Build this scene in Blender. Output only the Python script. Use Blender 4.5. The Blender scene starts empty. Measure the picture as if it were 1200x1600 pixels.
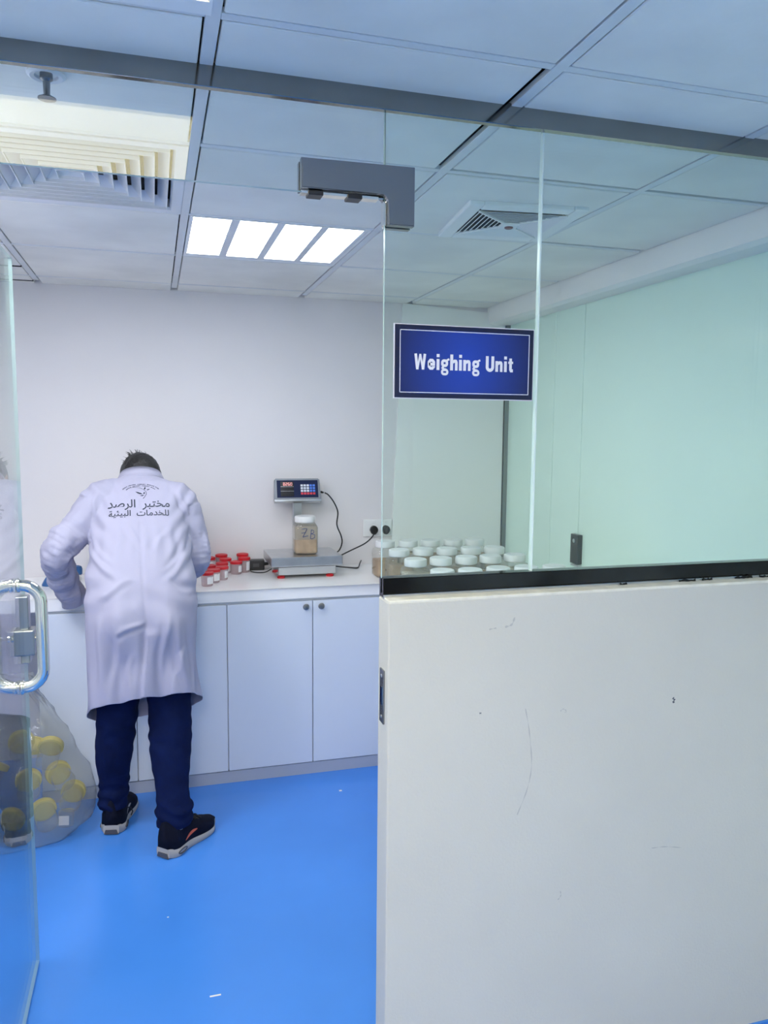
import bpy, bmesh, math, random
import numpy as np
from mathutils import Vector, Matrix, noise
from mathutils.bvhtree import BVHTree

C = bpy.context.scene.collection
PI = math.pi
random.seed(7)

# ------------------------------------------------------------------ camera, world, exposure, lamps
sc = bpy.context.scene
CAM_ROT = ((0.95990959, 0.02102696, -0.27952004),
           (-0.28018066, 0.10223863, -0.95448733),
           (0.00850778, 0.99453765, 0.10403118))
cam = bpy.data.cameras.new('camera')
cam.lens = 27.52
cam.sensor_width = 36
cam.clip_start = 0.02
cam_o = bpy.data.objects.new('camera', cam)
C.objects.link(cam_o)
cam_o.matrix_world = Matrix.Translation((0, 0, 1.65)) @ Matrix(CAM_ROT).to_4x4()
sc.camera = cam_o
sc.view_settings.view_transform = 'Standard'
sc.view_settings.look = 'None'
sc.view_settings.gamma = 1
sc.view_settings.exposure = 0.0
w = bpy.data.worlds.new('world')
w.use_nodes = True
w.node_tree.nodes['Background'].inputs[0].default_value = (0.75, 0.85, 1.0, 1)
w.node_tree.nodes['Background'].inputs[1].default_value = 0.15
sc.world = w
STRIP_LIGHT = 12.0     # fluorescent strips over the weighing counter
FILL_PANEL_LIGHT = 42.0      # unseen fill panels added to brighten the room the camera stands in
STRIP_COLOR = (0.90, 0.94, 1.0)
FILL_PANEL_COLOR = (1.0, 0.92, 0.78)
FRONT_PANEL_LIGHT = 7.5     # LED panel just before the glass front, seen mirrored in the transom
FRONT_PANEL_COLOR = (1.0, 0.88, 0.50)
INNER_FILL_LIGHT = 24.5   # fill panel added out of frame to even the weighing room light
INNER_FILL_COLOR = (0.92, 0.95, 1.0)


# ------------------------------------------------------------------ materials
def new_mat(name):
    m = bpy.data.materials.new(name)
    m.use_nodes = True
    nt = m.node_tree
    return m, nt, nt.nodes['Principled BSDF']


def mat(name, col, rough=0.5, metal=0.0, var=0.0, vscale=8.0, bump=0.0, bscale=60.0, spec=0.5, sss=0.0, coat=0.0):
    m, nt, p = new_mat(name)
    p.inputs['Base Color'].default_value = (*col, 1)
    p.inputs['Roughness'].default_value = rough
    p.inputs['Metallic'].default_value = metal
    p.inputs['Specular IOR Level'].default_value = spec
    if coat:
        p.inputs['Coat Weight'].default_value = coat
    tc = nt.nodes.new('ShaderNodeTexCoord')
    if var:
        n = nt.nodes.new('ShaderNodeTexNoise')
        n.inputs['Scale'].default_value = vscale
        n.inputs['Detail'].default_value = 6
        nt.links.new(tc.outputs['Object'], n.inputs['Vector'])
        r = nt.nodes.new('ShaderNodeValToRGB')
        r.color_ramp.elements[0].position = 0.3
        r.color_ramp.elements[1].position = 0.75
        r.color_ramp.elements[0].color = (*[c * (1 - var) for c in col], 1)
        r.color_ramp.elements[1].color = (*[min(1, c * (1 + var * 0.4)) for c in col], 1)
        nt.links.new(n.outputs['Fac'], r.inputs['Fac'])
        nt.links.new(r.outputs['Color'], p.inputs['Base Color'])
    if bump:
        n2 = nt.nodes.new('ShaderNodeTexNoise')
        n2.inputs['Scale'].default_value = bscale
        n2.inputs['Detail'].default_value = 4
        nt.links.new(tc.outputs['Object'], n2.inputs['Vector'])
        b = nt.nodes.new('ShaderNodeBump')
        b.inputs['Strength'].default_value = bump
        b.inputs['Distance'].default_value = 0.004
        nt.links.new(n2.outputs['Fac'], b.inputs['Height'])
        nt.links.new(b.outputs['Normal'], p.inputs['Normal'])
    return m


def emit(name, col, s):
    m, nt, p = new_mat(name)
    p.inputs['Base Color'].default_value = (0.8, 0.8, 0.8, 1)
    p.inputs['Emission Color'].default_value = (*col, 1)
    p.inputs['Emission Strength'].default_value = s
    return m


def sheet_glass(name, tint, body=(1, 1, 1), body_amt=0.0, rough=0.0, refl=1.0):
    """flat sheet: tinted see-through + Schlick mirror, optional cloudy body"""
    m = bpy.data.materials.new(name)
    m.use_nodes = True
    nt = m.node_tree
    nt.nodes.clear()
    out = nt.nodes.new('ShaderNodeOutputMaterial')
    tr = nt.nodes.new('ShaderNodeBsdfTransparent')
    tr.inputs['Color'].default_value = (*tint, 1)
    gl = nt.nodes.new('ShaderNodeBsdfGlossy')
    gl.inputs['Roughness'].default_value = rough
    lw = nt.nodes.new('ShaderNodeLayerWeight')
    lw.inputs['Blend'].default_value = 0.5
    pw = nt.nodes.new('ShaderNodeMath')
    pw.operation = 'POWER'
    pw.inputs[1].default_value = 5
    nt.links.new(lw.outputs['Facing'], pw.inputs[0])
    ma = nt.nodes.new('ShaderNodeMath')
    ma.operation = 'MULTIPLY_ADD'
    ma.inputs[1].default_value = 0.96 * refl
    ma.inputs[2].default_value = 0.04 * refl
    nt.links.new(pw.outputs[0], ma.inputs[0])
    base = tr.outputs[0]
    if body_amt:
        df = nt.nodes.new('ShaderNodeBsdfDiffuse')
        df.inputs['Color'].default_value = (*body, 1)
        tl = nt.nodes.new('ShaderNodeBsdfTranslucent')
        tl.inputs['Color'].default_value = (*body, 1)
        m1 = nt.nodes.new('ShaderNodeMixShader')
        m1.inputs[0].default_value = 0.5
        nt.links.new(df.outputs[0], m1.inputs[1])
        nt.links.new(tl.outputs[0], m1.inputs[2])
        m2 = nt.nodes.new('ShaderNodeMixShader')
        m2.inputs[0].default_value = body_amt
        nt.links.new(tr.outputs[0], m2.inputs[1])
        nt.links.new(m1.outputs[0], m2.inputs[2])
        base = m2.outputs[0]
    mx = nt.nodes.new('ShaderNodeMixShader')
    nt.links.new(ma.outputs[0], mx.inputs[0])
    nt.links.new(base, mx.inputs[1])
    nt.links.new(gl.outputs[0], mx.inputs[2])
    nt.links.new(mx.outputs[0], out.inputs['Surface'])
    return m


M = {}
M['wall'] = mat('wall_paint', (0.78, 0.755, 0.775), 0.55, var=0.03, vscale=1.5, bump=0.05, bscale=120)
M['room_wall'] = mat('outer_wall_paint', (0.80, 0.80, 0.79), 0.6)
M['half_wall'] = mat('chalky_white_paint', (0.625, 0.61, 0.56), 0.6, var=0.05, vscale=2.2, bump=0.25, bscale=170)
M['plaster_edge'] = mat('cream_plaster_edge', (0.80, 0.78, 0.70), 0.7, var=0.15, vscale=30, bump=0.4, bscale=80)
M['floor'] = mat('blue_epoxy', (0.066, 0.265, 0.80), 0.22, var=0.10, vscale=1.6, bump=0.02, bscale=30, spec=0.4)
M['tile'] = mat('gypsum_tile', (0.90, 0.885, 0.84), 0.6, var=0.15, vscale=2.6, bump=0.08, bscale=90)
M['grid'] = mat('white_grid_metal', (0.72, 0.74, 0.76), 0.35, var=0.05, vscale=12)
M['void'] = mat('dark_void', (0.01, 0.01, 0.012), 0.9)
M['header'] = mat('grey_header_metal', (0.29, 0.29, 0.28), 0.10, 1.0, var=0.10, vscale=9)
M['white_plastic'] = mat('white_plastic', (0.85, 0.86, 0.87), 0.35)
M['vent_white'] = mat('vent_enamel', (0.74, 0.75, 0.78), 0.4)
M['strip'] = emit('fluorescent_strip', STRIP_COLOR, STRIP_LIGHT)
M['panel'] = emit('led_or_fill_panel', FILL_PANEL_COLOR, FILL_PANEL_LIGHT)
M['front_panel'] = emit('front_led_panel', FRONT_PANEL_COLOR, FRONT_PANEL_LIGHT)
M['inner_fill'] = emit('inner_fill_panel', INNER_FILL_COLOR, INNER_FILL_LIGHT)
M['chrome'] = mat('chrome', (0.82, 0.80, 0.74), 0.07, 1.0)
M['steel'] = mat('brushed_steel', (0.62, 0.64, 0.66), 0.28, 1.0, var=0.08, vscale=20)
M['dark_steel'] = mat('dark_polished_steel', (0.24, 0.25, 0.27), 0.22, 0.85)
M['rail'] = mat('rail_painted_reflections', (0.045, 0.045, 0.048), 0.08, 0.9, var=0.9, vscale=3.2)  # dark, blotchy base colour stands in for mirrored dark surroundings
M['black'] = mat('black_plastic', (0.012, 0.012, 0.014), 0.35)
M['black_soft'] = mat('black_rubber', (0.015, 0.015, 0.017), 0.6)
M['glass'] = sheet_glass('clear_sheet_glass', (0.965, 0.99, 0.98))
M['glass_side'] = sheet_glass('greenish_sheet_glass', (0.945, 0.995, 0.965))
M['glass_edge'] = mat('green_glass_edge', (0.42, 0.58, 0.55), 0.15)
M['glass_edge_pale'] = mat('pale_glass_joint', (0.72, 0.86, 0.84), 0.2)
M['film'] = sheet_glass('cream_film', (0.95, 0.95, 0.86), (1.0, 1.0, 0.91), 0.9, 0.2)
M['green_glass'] = mat('back_painted_green_glass', (0.78, 0.965, 0.87), 0.12, var=0.05, vscale=0.9, spec=0.35)
M['laminate'] = mat('white_laminate', (0.71, 0.77, 0.87), 0.35, var=0.02, vscale=2)
M['worktop'] = mat('white_worktop', (0.91, 0.91, 0.92), 0.16, var=0.02, vscale=3)
M['plinth'] = mat('grey_plinth', (0.42, 0.46, 0.55), 0.4)
M['knob'] = mat('brushed_knob', (0.35, 0.35, 0.34), 0.3, 1.0)
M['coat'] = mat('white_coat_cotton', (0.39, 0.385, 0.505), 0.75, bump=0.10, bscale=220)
M['ink'] = mat('dark_print', (0.035, 0.045, 0.07), 0.6)
M['trouser'] = mat('navy_denim', (0.003, 0.010, 0.060), 0.9, var=0.35, vscale=14, bump=0.2, bscale=300, spec=0.15)
M['skin'] = mat('skin', (0.50, 0.29, 0.20), 0.5)
M['hair'] = mat('dark_hair', (0.012, 0.011, 0.011), 0.45, var=0.5, vscale=60, bump=0.9, bscale=130)
M['shoe'] = mat('navy_mesh_shoe', (0.0035, 0.005, 0.016), 0.8, bump=0.4, bscale=400, spec=0.15)
M['sole'] = mat('pale_grey_sole', (0.42, 0.40, 0.38), 0.55)
M['sole_dark'] = mat('dark_grey_tread', (0.07, 0.07, 0.085), 0.6)
M['orange'] = mat('orange_stripe', (0.60, 0.12, 0.06), 0.5)
M['sock'] = mat('grey_sock', (0.25, 0.27, 0.33), 0.9)
M['jar_clear'] = sheet_glass('clear_jar_plastic', (0.95, 0.95, 0.93), (0.9, 0.9, 0.88), 0.10, 0.05)
M['powder'] = mat('beige_powder', (0.50, 0.36, 0.24), 0.9, var=0.25, vscale=25, bump=0.3, bscale=90)
M['powder_pale'] = mat('pale_powder_dust', (0.62, 0.56, 0.47), 0.9, var=0.2, vscale=25)
M['lid_white'] = mat('white_lid', (0.76, 0.77, 0.77), 0.4)
M['pen'] = mat('blue_marker', (0.03, 0.06, 0.20), 0.5)
M['red'] = mat('red_lid', (0.62, 0.015, 0.025), 0.35)
M['cup_clear'] = sheet_glass('clear_cup_plastic', (0.96, 0.91, 0.92), (0.97, 0.86, 0.89), 0.38, 0.05)
M['paper'] = mat('white_label', (0.86, 0.87, 0.90), 0.6)
M['yellow'] = mat('yellow_lid', (0.66, 0.55, 0.14), 0.45)
M['bag'] = sheet_glass('cloudy_plastic', (0.95, 0.95, 0.93), (0.85, 0.84, 0.80), 0.15, 0.12, refl=1.0)
M['blue_cap'] = mat('blue_cap', (0.03, 0.12, 0.32), 0.4)
M['navy_panel'] = mat('navy_display_panel', (0.008, 0.015, 0.06), 0.5, spec=0.2)
M['screen'] = mat('dark_screen', (0.012, 0.010, 0.012), 0.2)
M['digit'] = emit('red_digit', (1.0, 0.10, 0.05), 0.9)
M['key_white'] = mat('white_key', (0.75, 0.78, 0.85), 0.4)
M['key_blue'] = mat('blue_key', (0.08, 0.22, 0.75), 0.4)
M['key_red'] = mat('red_key', (0.70, 0.05, 0.08), 0.4)
M['sign_white'] = mat('sign_white', (0.80, 0.80, 0.90), 0.4)
M['mark'] = mat('grey_scuff', (0.46, 0.455, 0.44), 0.7)
M['mark_dark'] = mat('dark_chip', (0.08, 0.09, 0.12), 0.8)
M['brass'] = mat('key_nickel', (0.45, 0.43, 0.38), 0.3, 1.0)
M['board'] = mat('white_board', (0.88, 0.89, 0.88), 0.3)
M['bulkhead'] = mat('bulkhead_white', (0.92, 0.91, 0.89), 0.5)


def sign_mat():
    """the printed blue design: bright middle band fading to navy at the ends"""
    m, nt, p = new_mat('printed_blue_sign')
    tc = nt.nodes.new('ShaderNodeTexCoord')
    mp = nt.nodes.new('ShaderNodeMapping')
    mp.inputs['Scale'].default_value = (5.6, 1, 4.2)
    g = nt.nodes.new('ShaderNodeTexGradient')
    g.gradient_type = 'SPHERICAL'
    r = nt.nodes.new('ShaderNodeValToRGB')
    r.color_ramp.elements[0].color = (0.003, 0.006, 0.055, 1)
    r.color_ramp.elements[1].color = (0.012, 0.055, 0.45, 1)
    nt.links.new(tc.outputs['Object'], mp.inputs['Vector'])
    nt.links.new(mp.outputs['Vector'], g.inputs['Vector'])
    nt.links.new(g.outputs['Fac'], r.inputs['Fac'])
    nt.links.new(r.outputs['Color'], p.inputs['Base Color'])
    p.inputs['Roughness'].default_value = 0.35
    return m


M['sign_blue'] = sign_mat()
M['sign_navy'] = mat('sign_navy_border', (0.004, 0.007, 0.045), 0.35)


# ------------------------------------------------------------------ mesh helpers
def wl(o):
    v = Vector((0, 0, 0))
    while o is not None:
        v += o.location
        o = o.parent
    return v


def tag(o, label=None, cat=None, group=None, kind=None):
    if label:
        o['label'] = label
    if cat:
        o['category'] = cat
    if group:
        o['group'] = group
    if kind:
        o['kind'] = kind
    return o


def thing(name, label, cat, loc=(0, 0, 0), rotz=0.0, group=None, kind=None):
    o = bpy.data.objects.new(name, None)
    o.empty_display_size = 0.05
    C.objects.link(o)
    o.location = loc
    o.rotation_euler = (0, 0, rotz)
    return tag(o, label, cat, group, kind)


def obj(name, bm, m, parent=None, smooth=False, local=False, origin=None):
    """link bm as ONE mesh object. Coordinates are world ones unless local=True"""
    if isinstance(bm, bpy.types.Mesh):
        me = bm
        me.name = name
    else:
        bmesh.ops.recalc_face_normals(bm, faces=bm.faces)
        me = bpy.data.meshes.new(name)
        bm.to_mesh(me)
        bm.free()
    for x in (m if isinstance(m, (list, tuple)) else [m]):
        me.materials.append(x)
    if smooth:
        for p in me.polygons:
            p.use_smooth = True
        if smooth != 'all':
            try:
                me.set_sharp_from_angle(angle=math.radians(40))
            except Exception:
                pass
    o = bpy.data.objects.new(name, me)
    C.objects.link(o)
    if parent is not None:
        if not local:
            me.transform(Matrix.Translation(-wl(parent)))
        o.parent = parent
    elif origin is not None:
        me.transform(Matrix.Translation(-Vector(origin)))
        o.location = origin
    return o


def bx(bm, x0, x1, y0, y1, z0, z1, bev=0.0, seg=2, mi=0, mtx=None):
    r = bmesh.ops.create_cube(bm, size=1)
    vs = r['verts']
    for v in vs:
        v.co = Vector((x0 + (v.co.x + .5) * (x1 - x0), y0 + (v.co.y + .5) * (y1 - y0), z0 + (v.co.z + .5) * (z1 - z0)))
    fs = {f for v in vs for f in v.link_faces}
    if bev:
        es = list({e for v in vs for e in v.link_edges})
        rr = bmesh.ops.bevel(bm, geom=es, offset=bev, segments=seg, affect='EDGES', profile=0.5)
        vs = list({v for f in rr['faces'] for v in f.verts} | {v for v in vs if v.is_valid})
        fs = {f for v in vs for f in v.link_faces}
    for f in fs:
        f.material_index = mi
    if mtx is not None:
        for v in vs:
            v.co = mtx @ v.co
    return vs


def box(*a, **k):
    bm = bmesh.new()
    bx(bm, *a, **k)
    return bm


def frame_axes(d):
    d = Vector(d).normalized()
    a = Vector((0, 0, 1)) if abs(d.z) < 0.9 else Vector((1, 0, 0))
    u = d.cross(a).normalized()
    return u, d.cross(u).normalized()


def add_rings(bm, rings, cap=True, close=False, mi=0):
    """rings: lists of points with the same count"""
    vr = [[bm.verts.new(p) for p in r] for r in rings]
    n = len(rings[0])
    last = len(vr) if close else len(vr) - 1
    for i in range(last):
        a, b = vr[i], vr[(i + 1) % len(vr)]
        for j in range(n):
            f = bm.faces.new((a[j], a[(j + 1) % n], b[(j + 1) % n], b[j]))
            f.material_index = mi
    if cap and not close:
        bm.faces.new(list(reversed(vr[0]))).material_index = mi
        bm.faces.new(vr[-1]).material_index = mi
    return vr


def lathe(bm, prof, center=(0, 0, 0), seg=32, axis=(0, 0, 1), cap=True, mi=0):
    """prof: (radius, height) pairs"""
    u, v = frame_axes(axis)
    d = Vector(axis).normalized()
    c = Vector(center)
    rings = []
    for r, h in prof:
        rings.append([c + d * h + (u * math.cos(2 * PI * k / seg) + v * math.sin(2 * PI * k / seg)) * max(r, 1e-5) for k in range(seg)])
    return add_rings(bm, rings, cap, mi=mi)


def tube(bm, pts, r, seg=10, cap=True, mi=0, flat=1.0):
    pts = [Vector(p) for p in pts]
    n = len(pts)
    rs = r if isinstance(r, (list, tuple)) else [r] * n
    rings = []
    up = None
    for i, p in enumerate(pts):
        d = (pts[min(i + 1, n - 1)] - pts[max(i - 1, 0)]).normalized()
        if up is None:
            u, v = frame_axes(d)
        else:
            u = (up - d * up.dot(d)).normalized()
            v = d.cross(u)
        up = u
        rings.append([p + (u * math.cos(2 * PI * k / seg) + v * math.sin(2 * PI * k / seg) * flat) * rs[i] for k in range(seg)])
    return add_rings(bm, rings, cap, mi=mi)


def smooth_path(pts, n=8):
    """Catmull-Rom through pts (any dimension)"""
    P = [np.array(p, float) for p in pts]
    P = [2 * P[0] - P[1]] + P + [2 * P[-1] - P[-2]]
    out = []
    for i in range(1, len(P) - 2):
        for k in range(n):
            t = k / n
            a, b, c, d = P[i - 1], P[i], P[i + 1], P[i + 2]
            out.append(0.5 * (2 * b + (c - a) * t + (2 * a - 5 * b + 4 * c - d) * t * t + (3 * b - a - 3 * c + d) * t ** 3))
    out.append(P[-2])
    return out


def prism(bm, poly, axis, a, b, mi=0):
    """poly: 2-D points in the plane across axis ('x','y','z'), pushed from a to b"""
    def p3(p, h):
        return {'x': (h, p[0], p[1]), 'y': (p[0], h, p[1]), 'z': (p[0], p[1], h)}[axis]
    va = [bm.verts.new(p3(p, a)) for p in poly]
    vb = [bm.verts.new(p3(p, b)) for p in poly]
    n = len(poly)
    bm.faces.new(va).material_index = mi
    bm.faces.new(list(reversed(vb))).material_index = mi
    for i in range(n):
        bm.faces.new((va[i], vb[i], vb[(i + 1) % n], va[(i + 1) % n])).material_index = mi
    return va + vb


def ball(bm, c, r, sx=1, sy=1, sz=1, sub=3, rot=None):
    rr = bmesh.ops.create_icosphere(bm, subdivisions=sub, radius=r)
    for v in rr['verts']:
        q = Vector((v.co.x * sx, v.co.y * sy, v.co.z * sz))
        if rot is not None:
            q = rot @ q
        v.co = q + Vector(c)
    return rr['verts']


def limb(bm, pts, rs, seg=18):
    """closed tapering limb: tube with ball ends, for voxel union"""
    path = smooth_path([(*p, r) for p, r in zip(pts, rs)], 5)
    tube(bm, [p[:3] for p in path], [float(p[3]) for p in path], seg)
    ball(bm, pts[0], rs[0], sub=2)
    ball(bm, pts[-1], rs[-1], sub=2)


def voxel(bm, size, smooth_iter=6, fac=0.5):
    bmesh.ops.recalc_face_normals(bm, faces=bm.faces)
    me = bpy.data.meshes.new('tmp')
    bm.to_mesh(me)
    bm.free()
    o = bpy.data.objects.new('tmp', me)
    C.objects.link(o)
    r = o.modifiers.new('r', 'REMESH')
    r.mode = 'VOXEL'
    r.voxel_size = size
    if smooth_iter:
        s = o.modifiers.new('s', 'SMOOTH')
        s.factor = fac
        s.iterations = smooth_iter
    dg = bpy.context.evaluated_depsgraph_get()
    dg.update()
    out = bpy.data.meshes.new_from_object(o.evaluated_get(dg))
    bpy.data.objects.remove(o)
    bpy.data.meshes.remove(me)
    return out


def copy_tree(o, parent=None):
    c = o.copy()
    C.objects.link(c)
    if parent is not None:
        c.parent = parent
    for ch in list(o.children):
        copy_tree(ch, c)
    return c


def ss(a, b, x):
    t = min(1, max(0, (x - a) / (b - a)))
    return t * t * (3 - 2 * t)


# ================================================================== SETTING
CEIL = 2.33
XL, XR = -2.2, 1.93       # room sides
YB, YF = -2.6, 4.114      # room ends
def structure(name, bm, m, label, cat, **k):
    return tag(obj(name, bm, m, **k), label, cat, kind='structure')


structure('floor', box(XL, XR, YB, YF, -0.08, 0), M['floor'], 'glossy bright blue epoxy floor running through the doorway', 'floor')
structure('wall_back', box(-1.12, XR + .1, YF, YF + .1, 0, 2.6), M['wall'], 'plain white wall behind the counter with the scale', 'wall')
structure('wall_left', box(-1.22, -1.12, 1.65, YF + .1, 0, 2.6), M['wall'], 'white side wall of the weighing room past the open door', 'wall')
structure('wall_behind', box(XL, XR, YB - .1, YB, 0, 2.6), M['room_wall'], 'outer room wall behind the camera', 'wall')
structure('wall_outer', box(XL - .1, XL, YB - .1, 1.65, 0, 2.6), M['room_wall'], 'outer room side wall beside the entrance', 'wall')
structure('wall_hinge', box(XL, -.425, 1.55, 1.65, 0, CEIL), M['room_wall'], 'wall beside the hinge of the glass door', 'wall')

# right side: back-painted green glass under a white bulkhead
bm = bmesh.new()
ys = [YB - .1, 1.0, 2.05, 3.296, 3.571, YF]
for a, b in zip(ys[:-1], ys[1:]):
    bx(bm, XR, XR + .03, a + .0018, b - .0018, 0, 2.45, 0.002, 1)
wr = structure('wall_right', bm, M['green_glass'], 'pale green frosted glass wall made of tall panels', 'wall')
obj('backing_board', box(XR + .03, XR + .05, YB - .1, YF, 0, 2.6), M['plinth'], wr)
bm = bmesh.new()
prism(bm, [(1.79, CEIL + .05), (1.80, 2.245), (1.83, 2.236), (XR, 2.240), (XR, CEIL + .05)], 'y', YB, YF)
structure('trim_1', bm, M['bulkhead'], 'white boxed bulkhead along the top of the green glass wall', 'bulkhead')
structure('trim_2', box(1.905, XR, YF - .02, YF, 0.93, 2.24), M['dark_steel'], 'dark metal strip where the green glass meets the back wall', 'trim')
bm = bmesh.new()
prism(bm, [(1.243, .93), (1.900, .93), (1.900, 2.243), (1.86, 2.30), (1.297, CEIL)], 'y', YF - .012, YF)
structure('wall_panel', bm, M['board'], 'large pale board covering the back wall behind the jars', 'board')

# half wall under the side glass
bm = bmesh.new()
bx(bm, .464, XR, 1.543, 1.620, 0, 1.290, 0.004, 2)
hw = structure('wall_front', bm, M['half_wall'], 'scuffed white half wall in front of the jar counter', 'wall')
obj('plaster_edge', box(.465, XR, 1.5435, 1.584, 1.286, 1.2935, .002), M['plaster_edge'], hw)


structure('baseboard_front', box(.470, XR, 1.5385, 1.546, 0, .121, .002, 1), M['floor'], 'blue epoxy skirting at the foot of the half wall', 'skirting')


def scuff(pts, wd, m):
    """a flat mark on the face of the half wall"""
    bm = bmesh.new()
    pts = [(x, 1.5425, z) for x, z in pts]
    tube(bm, smooth_path(pts, 5), [wd * (0.55 + 0.45 * math.sin(i * 1.7)) for i in range((len(pts) - 1) * 5 + 1)], 8)
    for v in bm.verts:
        v.co.y = 1.5427 + (v.co.y - 1.5425) * 0.06
    return obj('scuff_stain', bm, m, hw)


scuff([(0.7314, 1.2214), (0.7476, 1.2262), (0.7543, 1.2424)], .003, M['mark'])
scuff([(0.6933, 1.2186), (0.7105, 1.2205)], .002, M['mark'])
scuff([(0.7867, 1.0309), (0.7981, 0.9738), (0.8057, 0.8976), (0.7962, 0.8405), (0.7733, 0.7833)], .0016, M['mark'])
scuff([(0.8743, 1.0167), (0.8819, 1.0214), (0.8895, 1.0157), (0.8857, 1.0119)], .0015, M['mark'])
scuff([(1.1734, 1.0214), (1.1772, 1.0157), (1.1743, 1.0081)], .004, M['mark_dark'])
scuff([(0.6753, 1.0309), (0.6791, 1.0309)], .0025, M['mark_dark'])
scuff([(1.1334, 0.65), (1.1715, 0.6481), (1.2191, 0.6386)], .0014, M['mark'])
scuff([(0.8838, 0.5595), (0.8914, 0.569), (0.8895, 0.5814)], .0016, M['mark'])

st = thing('strike_plate', 'narrow dark metal latch plate set in the end of the half wall', 'strike plate', (.462, 1.582, 1.017))
obj('plate', box(.4605, .4645, 1.567, 1.596, 1.017, 1.136, .0008, 1), M['dark_steel'], st)
for z in (1.031, 1.122):
    bm = bmesh.new()
    lathe(bm, [(.004, 0), (.004, .001), (.002, .0016)], (.4606, 1.5815, z), 12, (-1, 0, 0))
    obj('screw', bm, M['steel'], st)
obj('latch_slot', box(.4598, .4606, 1.575, 1.588, 1.058, 1.098), M['chrome'], st)

for (x, y, lx, ly) in ((-.176, 2.137, .003, .003), (.137, 2.18, .016, .003), (.787, 3.36, .006, .006), (-.232, 2.13, .002, .002), (.01, 2.60, .003, .002)):
    obj('paint_speck', box(x - lx, x + lx, y - ly, y + ly, -.001, .0006), M['lid_white'], bpy.data.objects['floor'])
# glass: transom, two side panes, and the rail they stand in
def pane(name, x0, x1, z0, z1, m, label, edge=None):
    bm = bmesh.new()
    bx(bm, x0, x1, 1.595, 1.605, z0, z1)
    for f in bm.faces:
        f.normal_update()
        if abs(f.normal.y) < 0.5:
            f.material_index = 1
    return structure(name, bm, [m, edge or M['glass_edge']], label, 'glass pane')


pane('window_1', -.424, .4625, 2.1214, 2.310, M['glass'], 'clear glass transom above the doorway')
pane('window_2', .464, .8166, 1.300, 2.310, M['glass_side'], 'narrow glass pane carrying the blue sign')
pane('window_3', .8195, XR, 1.300, 2.310, M['glass_side'], 'wide glass pane over the half wall beside the green glass wall', M['glass_edge_pale'])
structure('trim_5', box(.8164, .8198, 1.5944, 1.606, 1.32, 2.2895), M['glass_edge_pale'], 'pale silicone joint between the two side panes', 'joint')
structure('trim_3', box(.464, XR, 1.584, 1.616, 1.291, 1.334, .0015, 1), M['rail'], 'polished metal channel with dark reflections painted in, holding the side glass on the half wall', 'rail')
structure('trim_6', box(.464, XR, 1.580, 1.587, 1.289, 1.299, .001, 1), M['steel'], 'thin pale sealant bead along the foot of the glass channel', 'trim')
# header channel that holds the glass under the ceiling; its polished face mirrors the ceiling grid
hd = structure('trim_4', box(XL, XR, 1.581, 1.597, 2.2900, 2.3350, .0012, 1), M['header'], 'dark polished metal channel along the ceiling above the glass front', 'header')

# ceiling
GX = [-2.2, -1.75, -1.13, -.512, .108, .747, 1.337, 1.79]
GY = [-2.6, -1.70, -1.08, -.46, .16, .78, 1.40, 2.02, 2.662, 3.29, 3.93, 4.114]
skip = {(3, 7), (4, 8), (3, 3), (3, 1), (2, 7), (3, 5)}
bm = bmesh.new()
for i in range(len(GX) - 1):
    for j in range(len(GY) - 1):
        if (i, j) in skip:
            continue
        x0, x1, y0, y1 = GX[i] + .0165, GX[i + 1] - .0165, GY[j] + .0155, GY[j + 1] - .0155
        if i == len(GX) - 2:
            x1 = GX[i + 1]
        if j == len(GY) - 2:
            y1 = GY[j + 1]
        if (i, j) == (4, 6):
            x1 -= .012                      # a tile that sits short of its bar: black gap
        if (i, j) in ((5, 6), (6, 7), (6, 6)):
            y1 -= .010
        dz = random.uniform(-.0015, .0015)
        bx(bm, x0, x1, y0, y1, CEIL + dz, CEIL + .02, .002, 1)
structure('ceiling', bm, M['tile'], 'white suspended ceiling of large stained square tiles', 'ceiling')
bm = bmesh.new()
for gx in GX[1:-1]:
    bx(bm, gx - .0125, gx + .0125, GY[0], 3.93 + .1, CEIL - .001, CEIL + .012, .001, 1)
for gy in GY[1:-1]:
    for i in range(len(GX) - 1):
        bx(bm, GX[i] + .0125, GX[i + 1] - .0125, gy - .0105, gy + .0105, CEIL + .0005, CEIL + .012, .001, 1)
structure('ceiling_grid', bm, M['grid'], 'thin white metal grid holding the ceiling tiles', 'ceiling grid')
bm = bmesh.new()
for y in (3.72, 4.06):
    bx(bm, -1.12, -.528, y - .012, y + .006, CEIL - .0018, CEIL + .01)
structure('ceiling_slit', bm, M['void'], 'black slits between ceiling tiles beside the door top', 'ceiling')
structure('ceiling_void', box(XL - .1, XR + .1, YB - .1, YF + .1, 2.40, 2.5), M['void'], 'dark space above the ceiling tiles', 'ceiling')

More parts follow.
